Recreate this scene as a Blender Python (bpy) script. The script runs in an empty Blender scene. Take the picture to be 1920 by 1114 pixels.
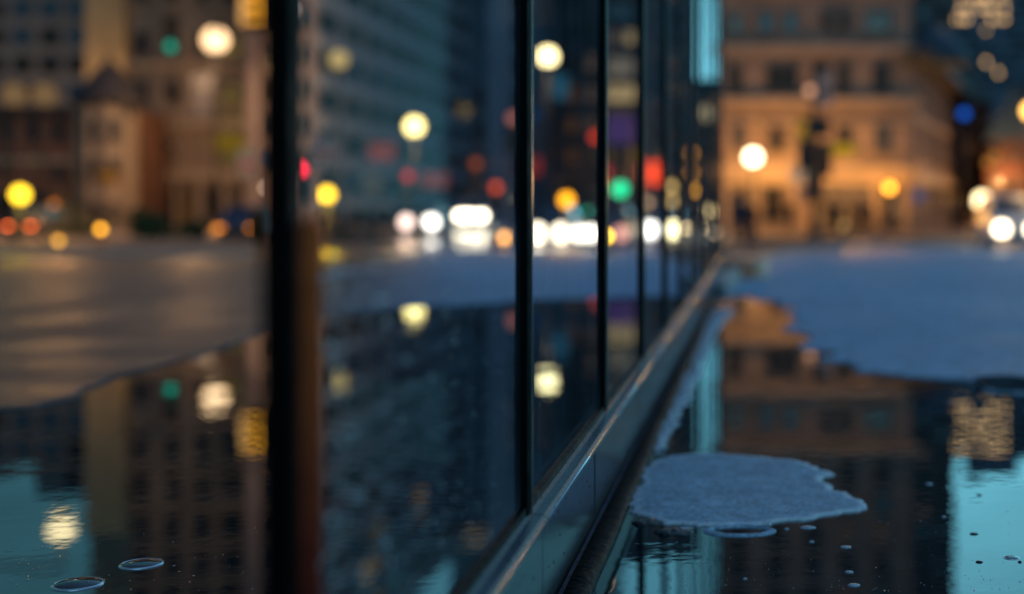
import bpy, bmesh, math, random
from mathutils import Vector, Matrix, noise
from mathutils.geometry import delaunay_2d_cdt
R_ = random.Random(11)
PI = math.pi
C = bpy.context.scene.collection

# ------------------------------------------------------------------ camera geometry used to lay the street out
F, VX, HY, CZ = 2600.0, 1420.0, 388.0, 0.7      # focal length in photo pixels, vanishing point, camera height
ZF = -0.75                                       # level of the street beyond the slope
COC = 36.0

def zp(Y):
    t = min(1.0, max(0.0, (Y - 11.0) / 29.0))
    return ZF * t * t * (3 - 2 * t)
def gY(py):
    lo, hi = 0.4, 500.0
    for _ in range(60):
        m = (lo + hi) / 2
        if HY + F * (CZ - zp(m)) / m > py: lo = m
        else: hi = m
    return (lo + hi) / 2
def G(px, py):
    Y = gY(py)
    return ((px - VX) * Y / F, Y)
def XX(px, Y): return (px - VX) * Y / F
def ZZ(py, Y): return CZ - (py - HY) * Y / F

# ------------------------------------------------------------------ materials
def _new(name):
    m = bpy.data.materials.new(name); m.use_nodes = True
    nt = m.node_tree
    for n in list(nt.nodes): nt.nodes.remove(n)
    out = nt.nodes.new('ShaderNodeOutputMaterial')
    return m, nt, out
def N(nt, t, **kw):
    n = nt.nodes.new('ShaderNode' + t)
    for k, v in kw.items():
        if k.startswith('_'): setattr(n, k[1:], v)
        else: n.inputs[k.replace('_', ' ')].default_value = v
    return n
def L(nt, a, b): nt.links.new(a, b)
def col4(c): return (c[0], c[1], c[2], 1)
def mixrgb(nt, fac, a, b, mode='MIX'):
    n = nt.nodes.new('ShaderNodeMixRGB'); n.blend_type = mode
    for i, v in enumerate((fac, a, b)):
        if hasattr(v, 'is_linked') or hasattr(v, 'links'): L(nt, v, n.inputs[i])
        elif i == 0: n.inputs[0].default_value = v
        else: n.inputs[i].default_value = col4(v)
    return n.outputs[0]
def maprange(nt, v, a, b, c, d, smooth=False):
    n = nt.nodes.new('ShaderNodeMapRange')
    if smooth: n.interpolation_type = 'SMOOTHSTEP'
    L(nt, v, n.inputs[0])
    for i, x in enumerate((a, b, c, d)): n.inputs[i + 1].default_value = x
    return n.outputs[0]
def math_(nt, op, a, b=None):
    n = nt.nodes.new('ShaderNodeMath'); n.operation = op
    for i, v in enumerate((a, b)):
        if v is None: continue
        if hasattr(v, 'links'): L(nt, v, n.inputs[i])
        else: n.inputs[i].default_value = v
    return n.outputs[0]
def coords(nt, scale=(1, 1, 1), kind='Object'):
    tc = nt.nodes.new('ShaderNodeTexCoord'); mp = nt.nodes.new('ShaderNodeMapping')
    mp.inputs['Scale'].default_value = scale
    L(nt, tc.outputs[kind], mp.inputs[0])
    return mp.outputs[0]
def noise_(nt, vec, scale, detail=4, rough=.55):
    n = N(nt, 'TexNoise', Scale=scale, Detail=detail, Roughness=rough)
    L(nt, vec, n.inputs['Vector'])
    return n.outputs['Fac']

_MC = {}
def pm(name, col, rough=.6, metal=0.0, ns=2.0, na=.25, bump=0.0, bs=40.0, spec=.5):
    if name in _MC: return _MC[name]
    m, nt, out = _new(name)
    p = N(nt, 'BsdfPrincipled', Roughness=rough, Metallic=metal)
    p.inputs['Specular IOR Level'].default_value = spec
    v = coords(nt)
    f = maprange(nt, noise_(nt, v, ns), .3, .7, 0, 1)
    dark = [c * (1 - na) for c in col]; lite = [min(.95, c * (1 + na)) for c in col]
    L(nt, mixrgb(nt, f, dark, lite), p.inputs['Base Color'])
    r = maprange(nt, noise_(nt, v, ns * 3.1), .3, .7, max(.02, rough * .8), min(1, rough * 1.2))
    L(nt, r, p.inputs['Roughness'])
    if bump:
        b = N(nt, 'Bump', Strength=bump, Distance=.02)
        L(nt, noise_(nt, v, bs), b.inputs['Height']); L(nt, b.outputs[0], p.inputs['Normal'])
    L(nt, p.outputs[0], out.inputs[0])
    _MC[name] = m
    return m
def em(name, col, display=2.0, dpx=20.0, size_fixed=None):
    """glowing lens or globe: the smaller the source, the more radiance it has"""
    if name in _MC: return _MC[name]
    s = display * (1 + (COC / dpx) ** 2) if dpx else display
    m, nt, out = _new(name)
    e = N(nt, 'Emission', Strength=s)
    lw = N(nt, 'LayerWeight', Blend=.35)
    edge = [col[0] * .8, col[1] * .62, col[2] * .45]
    L(nt, mixrgb(nt, lw.outputs['Facing'], col, edge), e.inputs['Color'])
    L(nt, e.outputs[0], out.inputs[0])
    _MC[name] = m
    return m
def lit_pane(name, col, s):
    if name in _MC: return _MC[name]
    m, nt, out = _new(name)
    e = N(nt, 'Emission'); v = coords(nt)
    f = maprange(nt, noise_(nt, v, 1.3, 3), .3, .7, s * .35, s * 1.5)
    L(nt, f, e.inputs['Strength']); e.inputs['Color'].default_value = col4(col)
    g = N(nt, 'BsdfGlossy', Roughness=.08); g.inputs['Color'].default_value = (.5, .5, .5, 1)
    mx = N(nt, 'MixShader', Fac=.12); L(nt, e.outputs[0], mx.inputs[1]); L(nt, g.outputs[0], mx.inputs[2])
    L(nt, mx.outputs[0], out.inputs[0])
    _MC[name] = m
    return m
def brickmat(name, c1, c2, mortar, scale=1.0, bw=.5, bh=.25):
    if name in _MC: return _MC[name]
    m, nt, out = _new(name)
    p = N(nt, 'BsdfPrincipled', Roughness=.8)
    p.inputs['Specular IOR Level'].default_value = .12
    tc = nt.nodes.new('ShaderNodeTexCoord')
    sx = nt.nodes.new('ShaderNodeSeparateXYZ'); L(nt, tc.outputs['Object'], sx.inputs[0])
    cx = nt.nodes.new('ShaderNodeCombineXYZ')
    L(nt, math_(nt, 'ADD', sx.outputs[0], sx.outputs[1]), cx.inputs[0]); L(nt, sx.outputs[2], cx.inputs[1])
    b = nt.nodes.new('ShaderNodeTexBrick')
    b.inputs['Color1'].default_value = col4(c1); b.inputs['Color2'].default_value = col4(c2); b.inputs['Mortar'].default_value = col4(mortar)
    b.inputs['Scale'].default_value = scale; b.inputs['Mortar Size'].default_value = .012
    b.inputs['Brick Width'].default_value = bw; b.inputs['Row Height'].default_value = bh
    L(nt, cx.outputs[0], b.inputs['Vector'])
    f = maprange(nt, noise_(nt, tc.outputs['Object'], .7, 5), .3, .7, .65, 1.15)
    L(nt, mixrgb(nt, 1.0, b.outputs['Color'], f, 'MULTIPLY'), p.inputs['Base Color'])
    L(nt, p.outputs[0], out.inputs[0])
    _MC[name] = m
    return m

def water_mat():
    m, nt, out = _new('puddle_water')
    v = coords(nt)
    n1 = noise_(nt, coords(nt, (1, 1, 1)), 26, 2, .4)
    n2 = noise_(nt, coords(nt, (1, 1, 1)), 5.0, 2, .4)
    h = math_(nt, 'ADD', math_(nt, 'MULTIPLY', n1, .28), math_(nt, 'MULTIPLY', n2, .9))
    b = N(nt, 'Bump', Distance=.0013); L(nt, h, b.inputs['Height'])
    L(nt, maprange(nt, noise_(nt, v, 1.7, 3, .6), .38, .62, .12, .62), b.inputs['Strength'])
    d = N(nt, 'BsdfDiffuse')
    f = maprange(nt, noise_(nt, v, 3), .35, .65, 0, 1)
    L(nt, mixrgb(nt, f, (.004, .006, .009), (.012, .017, .022)), d.inputs['Color'])
    g = N(nt, 'BsdfGlossy', Roughness=0.0); g.inputs['Color'].default_value = (.80, .86, .90, 1)
    L(nt, b.outputs[0], g.inputs['Normal'])
    fr = N(nt, 'Fresnel', IOR=1.42); 
    fac = math_(nt, 'MINIMUM', math_(nt, 'POWER', fr.outputs[0], .62), .96)
    mx = nt.nodes.new('ShaderNodeMixShader'); L(nt, fac, mx.inputs[0])
    L(nt, d.outputs[0], mx.inputs[1]); L(nt, g.outputs[0], mx.inputs[2]); L(nt, mx.outputs[0], out.inputs[0])
    return m

def road_mat(name, near=False):
    """asphalt: dull and damp close by, wet and shining further down the street"""
    m, nt, out = _new(name)
    p = N(nt, 'BsdfPrincipled')
    g = nt.nodes.new('ShaderNodeNewGeometry')
    pos = g.outputs['Position']
    sx = nt.nodes.new('ShaderNodeSeparateXYZ'); L(nt, pos, sx.inputs[0])
    big = noise_(nt, pos, .55, 5, .6); mid = noise_(nt, pos, 6, 6, .65); fine = noise_(nt, pos, 150, 3, .8); grit = noise_(nt, pos, 42, 5, .75); spot = noise_(nt, pos, 22, 3, .7)
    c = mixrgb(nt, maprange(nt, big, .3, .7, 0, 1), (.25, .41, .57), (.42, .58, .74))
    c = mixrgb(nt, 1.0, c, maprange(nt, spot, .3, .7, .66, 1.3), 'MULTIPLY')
    lamplit = maprange(nt, math_(nt, 'ADD', sx.outputs[0], math_(nt, 'MULTIPLY', sx.outputs[1], .25)), -1.0, .9, 1, 0, True)  # mask for brown lamplight painted into the left carriageway's colour
    c = mixrgb(nt, lamplit, c, mixrgb(nt, maprange(nt, big, .3, .7, 0, 1), (.10, .050, .034), (.175, .096, .068)))
    c = mixrgb(nt, 1.0, c, maprange(nt, mid, .25, .75, .72, 1.22), 'MULTIPLY')
    c = mixrgb(nt, 1.0, c, maprange(nt, fine, .3, .7, .4, 1.65), 'MULTIPLY')
    a = nt.nodes.new('ShaderNodeAttribute'); a.attribute_name = 'rim'
    c = mixrgb(nt, math_(nt, 'MULTIPLY', a.outputs['Fac'], maprange(nt, lamplit, 0, 1, .75, .05)), c, (.55, .68, .80))
    L(nt, c, p.inputs['Base Color'])
    wetY = maprange(nt, sx.outputs[1], 36, 52, 0, 1, True)
    patch = maprange(nt, noise_(nt, pos, .16, 4, .55), .40, .54, .35, 1, True)
    wet = math_(nt, 'MULTIPLY', wetY, patch)
    damp = math_(nt, 'ADD', maprange(nt, noise_(nt, pos, 1.1, 5, .6), .42, .6, .42, .56), maprange(nt, lamplit, 0, 1, .14, 0))
    rgh = nt.nodes.new('ShaderNodeMix'); L(nt, wet, rgh.inputs[0]); L(nt, damp, rgh.inputs[2]); rgh.inputs[3].default_value = .07; L(nt, rgh.outputs[0], p.inputs['Roughness'])
    L(nt, maprange(nt, wet, 0, 1, .16, .5), p.inputs['Specular IOR Level'])
    b = N(nt, 'Bump', Distance=.010)
    L(nt, maprange(nt, wet, 0, 1, .6, .01), b.inputs['Strength'])
    L(nt, math_(nt, 'ADD', grit, math_(nt, 'MULTIPLY', fine, .6)), b.inputs['Height']); L(nt, b.outputs[0], p.inputs['Normal'])
    L(nt, p.outputs[0], out.inputs[0])
    return m

def slush_mat():
    m, nt, out = _new('grey_slush')
    p = N(nt, 'BsdfPrincipled', Roughness=.6)
    p.inputs['Specular IOR Level'].default_value = .08
    v = coords(nt)
    big = noise_(nt, v, 7, 5, .6); fine = noise_(nt, v, 85, 4, .85); mid = noise_(nt, v, 24, 5, .75)
    c = mixrgb(nt, maprange(nt, big, .3, .7, 0, 1), (.34, .49, .59), (.48, .63, .73))
    c = mixrgb(nt, 1.0, c, maprange(nt, fine, .35, .65, .5, 1.4), 'MULTIPLY')
    c = mixrgb(nt, 1.0, c, maprange(nt, mid, .3, .7, .7, 1.25), 'MULTIPLY')
    # a paler rim along the edge (vertex colour written at build time)
    a = nt.nodes.new('ShaderNodeAttribute'); a.attribute_name = 'rim'
    c = mixrgb(nt, a.outputs['Fac'], c, (.95, .98, 1.0))
    L(nt, c, p.inputs['Base Color'])
    p.inputs['Subsurface Weight'].default_value = 0.0
    b = N(nt, 'Bump', Strength=.7, Distance=.005)
    L(nt, math_(nt, 'ADD', mid, math_(nt, 'MULTIPLY', fine, .6)), b.inputs['Height']); L(nt, b.outputs[0], p.inputs['Normal'])
    L(nt, p.outputs[0], out.inputs[0])
    return m

def glass_mat():
    m, nt, out = _new('shelter_glass')
    tr = N(nt, 'BsdfTransparent'); tr.inputs['Color'].default_value = (.88, .92, .96, 1)
    gl = N(nt, 'BsdfGlossy', Roughness=0.0); gl.inputs['Color'].default_value = (.8, .95, 1, 1)
    fr = N(nt, 'LayerWeight', Blend=.5)
    fac = math_(nt, 'MULTIPLY', math_(nt, 'POWER', fr.outputs['Facing'], 5.0), .07)
    mx = nt.nodes.new('ShaderNodeMixShader'); L(nt, fac, mx.inputs[0]); L(nt, tr.outputs[0], mx.inputs[1]); L(nt, gl.outputs[0], mx.inputs[2])
    # dust film, thicker along the bottom edge, with fine speckle
    pos = nt.nodes.new('ShaderNodeNewGeometry').outputs['Position']
    sx = nt.nodes.new('ShaderNodeSeparateXYZ'); L(nt, pos, sx.inputs[0])
    film = maprange(nt, sx.outputs[2], .21, .30, .14, .085, True)
    sp = maprange(nt, noise_(nt, pos, 420, 2, .6), .62, .72, 0, .22)
    mp = nt.nodes.new('ShaderNodeMapping'); mp.inputs['Scale'].default_value = (1, 46, 1.6); L(nt, pos, mp.inputs[0])
    run = maprange(nt, noise_(nt, mp.outputs[0], 1.0, 3, .6), .56, .74, 1.0, 2.6)
    cloud = maprange(nt, noise_(nt, pos, 3.2, 4, .6), .4, .75, .3, 1.5)
    dust = math_(nt, 'MULTIPLY', math_(nt, 'MULTIPLY', math_(nt, 'ADD', film, math_(nt, 'MULTIPLY', sp, .35)), cloud), run)
    df = N(nt, 'BsdfDiffuse'); df.inputs['Color'].default_value = (.27, .36, .43, 1)
    m2 = nt.nodes.new('ShaderNodeMixShader'); L(nt, dust, m2.inputs[0]); L(nt, mx.outputs[0], m2.inputs[1]); L(nt, df.outputs[0], m2.inputs[2])
    L(nt, m2.outputs[0], out.inputs[0])
    return m
def warm_reflection_mat():  # orange-to-brown gradient paints warm light reflected on the near post's side
    m, nt, out = _new('painted_warm_reflection')
    p = N(nt, 'BsdfPrincipled', Roughness=.6); p.inputs['Specular IOR Level'].default_value = 0.0
    pos = nt.nodes.new('ShaderNodeNewGeometry').outputs['Position']
    sx = nt.nodes.new('ShaderNodeSeparateXYZ'); L(nt, pos, sx.inputs[0])
    f = maprange(nt, sx.outputs[2], .35, .69, 0, 1, True)
    c = mixrgb(nt, f, (.26, .03, .02), (.85, .15, .04))
    c = mixrgb(nt, 1.0, c, maprange(nt, noise_(nt, pos, 60, 4), .3, .7, .7, 1.2), 'MULTIPLY')
    L(nt, c, p.inputs['Base Color']); L(nt, p.outputs[0], out.inputs[0])
    return m
def drop_mat():
    m, nt, out = _new('raindrop')
    tr = N(nt, 'BsdfTransparent'); df = N(nt, 'BsdfDiffuse'); df.inputs['Color'].default_value = (.8, .82, .85, 1); gl = N(nt, 'BsdfGlossy', Roughness=.25)
    a = N(nt, 'MixShader', Fac=.35); L(nt, df.outputs[0], a.inputs[1]); L(nt, gl.outputs[0], a.inputs[2])
    b = N(nt, 'MixShader', Fac=.42); L(nt, tr.outputs[0], b.inputs[1]); L(nt, a.outputs[0], b.inputs[2]); L(nt, b.outputs[0], out.inputs[0])
    return m
def film_mat():
    m, nt, out = _new('bubble_film')
    tr = N(nt, 'BsdfTransparent'); tr.inputs['Color'].default_value = (.93, .95, .96, 1)
    gl = N(nt, 'BsdfGlossy', Roughness=.01)
    fr = N(nt, 'Fresnel', IOR=1.45)
    mx = nt.nodes.new('ShaderNodeMixShader'); L(nt, math_(nt, 'POWER', fr.outputs[0], .75), mx.inputs[0]); L(nt, tr.outputs[0], mx.inputs[1]); L(nt, gl.outputs[0], mx.inputs[2])
    L(nt, mx.outputs[0], out.inputs[0])
    return m

# ------------------------------------------------------------------ mesh helpers
class MB:
    def __init__(s): s.b = bmesh.new()
    def quad(s, pts, mi=0):
        f = s.b.faces.new([s.b.verts.new(p) for p in pts]); f.material_index = mi; return s
    def box(s, c, d, rz=0, mi=0, taper=1.0):
        x, y, z = d[0] / 2, d[1] / 2, d[2] / 2
        M = Matrix.Rotation(rz, 3, 'Z'); vs = []
        for k, t in ((-1, 1), (1, taper)):
            for i, j in ((-1, -1), (1, -1), (1, 1), (-1, 1)):
                vs.append(s.b.verts.new(Vector(c) + M @ Vector((i * x * t, j * y * t, k * z))))
        for q in ((3, 2, 1, 0), (4, 5, 6, 7), (0, 1, 5, 4), (1, 2, 6, 5), (2, 3, 7, 6), (3, 0, 4, 7)):
            s.b.faces.new([vs[i] for i in q]).material_index = mi
        return s
    def tube(s, pts, r, n=12, mi=0, cap=True, flat=1.0):
        pts = [Vector(p) for p in pts]
        rs = r if isinstance(r, (list, tuple)) else [r] * len(pts)
        rings = []; up = None
        for i, p in enumerate(pts):
            d = (pts[min(i + 1, len(pts) - 1)] - pts[max(i - 1, 0)]).normalized()
            if up is None: up = Vector((1, 0, 0)) if abs(d.x) < .9 else Vector((0, 1, 0))
            a = (up - d * up.dot(d)).normalized(); b = d.cross(a); up = a
            rings.append([s.b.verts.new(p + (a * math.cos(2 * PI * k / n) + b * math.sin(2 * PI * k / n) * flat) * rs[i]) for k in range(n)])
        for i in range(len(rings) - 1):
            for k in range(n):
                f = s.b.faces.new((rings[i][k], rings[i][(k + 1) % n], rings[i + 1][(k + 1) % n], rings[i + 1][k])); f.material_index = mi; f.smooth = True
        if cap:
            s.b.faces.new(rings[0][::-1]).material_index = mi; s.b.faces.new(rings[-1]).material_index = mi
        return s
    def lathe(s, c, prof, n=20, mi=0, axis='Z', smooth=True):
        """prof: (radius, height) pairs"""
        rings = []
        for r, h in prof:
            ring = []
            for k in range(n):
                a = 2 * PI * k / n
                if axis == 'Z': v = (r * math.cos(a), r * math.sin(a), h)
                elif axis == 'Y': v = (r * math.cos(a), h, r * math.sin(a))
                else: v = (h, r * math.cos(a), r * math.sin(a))
                ring.append(s.b.verts.new(Vector(c) + Vector(v)))
            rings.append(ring)
        for i in range(len(rings) - 1):
            for k in range(n):
                f = s.b.faces.new((rings[i][k], rings[i][(k + 1) % n], rings[i + 1][(k + 1) % n], rings[i + 1][k])); f.material_index = mi; f.smooth = smooth
        for r in (rings[0], rings[-1]): s.b.faces.new(r).material_index = mi
        return s
    def ball(s, c, r, mi=0, sub=3, sc=(1, 1, 1)):
        g = bmesh.ops.create_icosphere(s.b, subdivisions=sub, radius=r, matrix=Matrix.Translation(c) @ Matrix.Diagonal((*sc, 1)))
        for v in g['verts']:
            for f in v.link_faces: f.material_index = mi; f.smooth = True
        return s
    def prism(s, pts, z0, z1, mi=0):
        lo = [s.b.verts.new((p[0], p[1], z0)) for p in pts]; hi = [s.b.verts.new((p[0], p[1], z1)) for p in pts]
        n = len(pts)
        for i in range(n): s.b.faces.new((lo[i], lo[(i + 1) % n], hi[(i + 1) % n], hi[i])).material_index = mi
        s.b.faces.new(hi).material_index = mi; s.b.faces.new(lo[::-1]).material_index = mi
        return s
    def bevel(s, w, seg=2):
        bmesh.ops.bevel(s.b, geom=[e for e in s.b.edges if len(e.link_faces) == 2 and e.calc_face_angle(0) > .6], offset=w, segments=seg, profile=.5, affect='EDGES')
        return s
    def mesh(s, name, mats):
        bmesh.ops.recalc_face_normals(s.b, faces=s.b.faces)
        me = bpy.data.meshes.new(name); s.b.to_mesh(me); s.b.free()
        for m in (mats if isinstance(mats, (list, tuple)) else [mats]): me.materials.append(m)
        return me
    def build(s, name, mats, parent=None, loc=None):
        return link(name, s.mesh(name, mats), parent, loc)
def link(name, me, parent=None, loc=None, rz=0):
    o = bpy.data.objects.new(name, me); C.objects.link(o)
    if parent: o.parent = parent
    if loc is not None: o.location = loc
    if rz: o.rotation_euler = (0, 0, rz)
    return o
def tag(o, label, cat, group=None):
    o['label'] = label; o['category'] = cat
    if group: o['group'] = group
    return o
def thing(name, label, cat, loc=(0, 0, 0), rz=0, group=None):
    o = link(name, None, None, loc, rz); o.empty_display_size = .2
    return tag(o, label, cat, group)
def struct(o): o['kind'] = 'structure'; return o

# ------------------------------------------------------------------ shared materials
WATER = water_mat(); ROAD = road_mat('damp_asphalt'); SLUSH = slush_mat(); GLASS = glass_mat(); FILM = film_mat()
BLACK = pm('black_paint', (.003, .003, .0035), .5, ns=9, na=.3, spec=.05)
IRON = pm('dark_iron', (.012, .012, .014), .5, ns=6, na=.3)
ALU = pm('grey_aluminium', (.05, .06, .085), .17, .0, ns=14, na=.2, bump=.05, bs=160, spec=.22)
ALUD = pm('sill_metal', (.06, .075, .10), .3, 0, ns=20, na=.25, spec=.25)
BRIGHTM = pm('bright_metal', (.55, .60, .66), .18, .95, ns=30, na=.2)  # screws, and the strip that draws the sill highlight
RUBBER = pm('wet_dark_stone', (.0035, .0035, .0042), .6, ns=30, na=.5, bump=.22, bs=22, spec=.06)
TYRE = pm('tyre_rubber', (.012, .012, .012), .8)
CHROME = pm('wheel_metal', (.45, .45, .47), .25, .9)
PLASTIC = pm('dark_plastic', (.02, .02, .022), .45)
CARGLASS = pm('car_glass', (.015, .03, .045), .05, ns=1, na=.1, spec=.9)
GRANITE = pm('kerb_granite', (.55, .47, .42), .5, ns=14, na=.35, bump=.3, bs=60, spec=.15)
PAVE = brickmat('paving_slabs', (.16, .14, .13), (.20, .17, .15), (.07, .06, .055), .9, .9, .6)

# ------------------------------------------------------------------ ground, puddles, pavements
def strips(name, rows, mat, side=0.0):
    """rows: (Y, xl, xr, z) -> one sheet, with skirts on both sides when side>0"""
    m = MB(); prev = None
    for Y, a, b, z in rows:
        xs = [a + (b - a) * i / 4 for i in range(5)]
        cur = [m.b.verts.new((x, Y, z)) for x in xs]
        if side:
            cur = [m.b.verts.new((a, Y, z - side))] + cur + [m.b.verts.new((b, Y, z - side))]
        if prev:
            for i in range(len(cur) - 1): m.b.faces.new((prev[i], prev[i + 1], cur[i + 1], cur[i]))
        elif side: m.b.faces.new(cur)
        prev = cur
    if side: m.b.faces.new(prev[::-1])
    return struct(m.build(name, mat))
ys = [-30, 0, 5, 9, 11] + [11 + 29 * i / 24 for i in range(1, 25)] + [50, 70, 110, 200, 500, 1500]
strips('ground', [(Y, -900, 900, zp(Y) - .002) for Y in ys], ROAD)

def water(name, x0, x1, y0, y1, z):
    return struct(MB().quad([(x0, y0, z), (x1, y0, z), (x1, y1, z), (x0, y1, z)]).build(name, WATER))
water('puddle', -.30, 7.5, -3, 10.8, .004)
water('puddle', -9.0, -.44, -3, 10.8, .004)

def fractal_outline(pts, step, amp, seed, freq=9.0, closed=True):
    """resample a ground outline and roughen it"""
    out = []; n = len(pts)
    P = [Vector((p[0], p[1], 0)) for p in pts]
    flat = [len(p) > 2 and p[2] for p in pts]
    for i in range(n if closed else n - 1):
        p0, p1, p2, p3 = P[(i - 1) % n], P[i], P[(i + 1) % n], P[(i + 2) % n]
        k = max(1, int((p2 - p1).length / step))
        if flat[i] and flat[(i + 1) % n]:
            out.append(p1.copy()); continue
        for j in range(k):
            t = j / k
            q = .5 * ((2 * p1) + (p2 - p0) * t + (2 * p0 - 5 * p1 + 4 * p2 - p3) * t * t + (3 * p1 - p0 - 3 * p2 + p3) * t ** 3)
            d = (p2 - p1).normalized(); nrm = Vector((d.y, -d.x, 0))
            w = 0; s = 1.0; fr = freq
            for o in range(5):
                w += noise.noise(Vector((q.x * fr * .5, q.y * fr * .5, seed + o * 7.3))) * s; s *= .66; fr *= 2.1
            out.append(q + nrm * w * amp)
    return out
def patch(name, outline, z, mat, rim_w, thick):
    """a low sheet with a bevelled, paler rim"""
    n = len(outline)
    area = sum(outline[i].x * outline[(i + 1) % n].y - outline[(i + 1) % n].x * outline[i].y for i in range(n))
    if area < 0: outline = outline[::-1]
    nr = []
    for i in range(n):
        d = outline[(i + 2) % n] - outline[(i - 2) % n]
        nr.append(Vector((d.y, -d.x, 0)).normalized())
    m = MB(); rim = {}
    def ring(off, zz, val, wob=0):
        r = []
        for i in range(n):
            v = m.b.verts.new(outline[i] + nr[i] * (off * (1 + wob * noise.noise(outline[i] * 31))) + Vector((0, 0, zz)))
            r.append(v); rim[v] = val
        return r
    a = ring(-rim_w * 2.2, z + thick * .85, 0.0); b = ring(-rim_w * .55, z + thick, .8, .4); c = ring(0, z + thick * .55, 1.0); d = ring(rim_w * .18, z - .01, .5)
    for p, q in ((a, b), (b, c), (c, d)):
        for i in range(n):
            f = m.b.faces.new((p[i], p[(i + 1) % n], q[(i + 1) % n], q[i])); f.smooth = True
    r2 = delaunay_2d_cdt([v.co.to_2d() for v in a], [(i, (i + 1) % n) for i in range(n)], [list(range(n))], 1, 1e-6)
    nv = [m.b.verts.new((p.x, p.y, z + thick * .85)) for p in r2[0]]
    for f in r2[2]:
        try: m.b.faces.new([nv[i] for i in f])
        except ValueError: pass
    bmesh.ops.remove_doubles(m.b, verts=list(a) + nv, dist=1e-6)
    m.b.verts.index_update()
    vals = [rim.get(v, 0.0) for v in m.b.verts]
    bmesh.ops.recalc_face_normals(m.b, faces=m.b.faces)
    me = bpy.data.meshes.new(name); m.b.to_mesh(me); m.b.free(); me.materials.append(mat)
    at = me.attributes.new('rim', 'FLOAT', 'POINT')
    for i, v in enumerate(vals): at.data[i].value = v
    return link(name, me)

# drying asphalt to the right of the glass wall, beyond the near puddle
edge = [(1404, 556), (1440, 566), (1492, 592), (1486, 612), (1505, 634), (1535, 656), (1590, 684), (1640, 700), (1700, 708), (1765, 716), (1850, 726), (1925, 738), (2080, 756), (2300, 770)]
pts = [G(*p) for p in edge]
pts = [(p[0], min(p[1], 10.9)) for p in pts]
pts = pts + [(9.5, 6.0, True), (9.5, 11.05, True), (-.05, 11.05, True)]
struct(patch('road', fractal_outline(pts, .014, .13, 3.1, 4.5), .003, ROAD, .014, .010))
# and the left carriageway seen through and beside the glass
edge = [(0, 772), (75, 764), (150, 738), (240, 704), (330, 682), (420, 655), (520, 618), (620, 590), (700, 582), (800, 575), (900, 570), (1000, 562)]
pts = [G(*p) for p in edge]
pts = [(-12, 4.3, True), (-8, 4.25), (-5, 4.3), (-3.6, 4.45)] + pts + [(XX(1030, 11.05), 11.05, True), (-12, 11.05, True)]
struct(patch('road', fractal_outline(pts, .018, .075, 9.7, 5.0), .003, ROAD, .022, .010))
# island of slush lying in the near puddle, one lobe wrapped round a small pool
isl = [(1186, 935), (1200, 905), (1212, 880), (1250, 862), (1310, 857), (1380, 860), (1450, 865), (1510, 874), (1552, 890), (1540, 903), (1556, 922), (1592, 934), (1616, 949), (1590, 964), (1530, 975), (1462, 983), (1440, 990), (1380, 988), (1345, 991), (1290, 990), (1235, 982), (1195, 965)]
tag(patch('slush_island', fractal_outline([G(*p) for p in isl], .005, .020, 5.3, 26), .002, SLUSH, .011, .008),
    'blue-grey island of grainy slush lying in the dark puddle beside the black kerb', 'slush')
lob = [(1318, 993), (1360, 990), (1400, 991), (1440, 994), (1453, 1001), (1440, 1008), (1400, 1011), (1350, 1010), (1322, 1004)]
def lobe():
    o = [Vector((*G(*p), 0)) for p in lob]
    m = MB(); n = 72; cx = sum(p.x for p in o) / len(o); cy = sum(p.y for p in o) / len(o)
    ax = (max(p.x for p in o) - min(p.x for p in o)) / 2; ay = (max(p.y for p in o) - min(p.y for p in o)) / 2
    rings = []
    for k in range(n):
        a = 2 * PI * k / n; w = 1 + .06 * noise.noise(Vector((math.cos(a) * 2, math.sin(a) * 2, 4)))
        fat = .26 + .2 * max(0, -math.sin(a)) + .1 * noise.noise(Vector((math.cos(a) * 5, math.sin(a) * 5, 1)))
        ring = []
        for t, h in ((1.04, -.002), (1, .006), (1 - fat * .5, .009), (1 - fat, .005), (1 - fat - .03, -.002)):
            ring.append(m.b.verts.new((cx + ax * w * t * math.cos(a), cy + ay * w * t * math.sin(a), h)))
        rings.append(ring)
    for k in range(n):
        for j in range(4):
            f = m.b.faces.new((rings[k][j], rings[(k + 1) % n][j], rings[(k + 1) % n][j + 1], rings[k][j + 1])); f.smooth = True
    return m.build('slush_ring', SLUSH)
tag(lobe(), 'thin slush ring round a small amber pool at the near edge of the slush island', 'slush')
# strip of slush left along the kerb
tr = [G(x, y) for x, y in ((1234, 850), (1262, 800), (1290, 740), (1320, 680), (1345, 620), (1372, 580))]
tl = [(-.292, 8.9), (-.292, 7.5), (-.292, 6.2), (-.292, 5.2), (-.292, 4.4), (-.292, 3.95)]
tag(patch('slush_strip', fractal_outline([(a, b) for a, b in tr] + tl, .012, .03, 8.8, 10), .002, SLUSH, .012, .007),
    'narrow blue strip of slush hugging the black kerb behind the slush island', 'slush')
def pool(name, ctr, ax, ay, z, seed):
    m = MB(); vs = []
    for k in range(60):
        a = 2 * PI * k / 60
        w = 1 + .18 * noise.noise(Vector((math.cos(a) * 1.6, math.sin(a) * 1.6, seed)))
        vs.append(m.b.verts.new((ctr[0] + ax * w * math.cos(a), ctr[1] + ay * w * math.sin(a), z)))
    m.b.faces.new(vs); return struct(m.build(name, WATER))
pool('puddle', G(1905, 726), .17, .22, .0185, 2.0)

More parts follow.
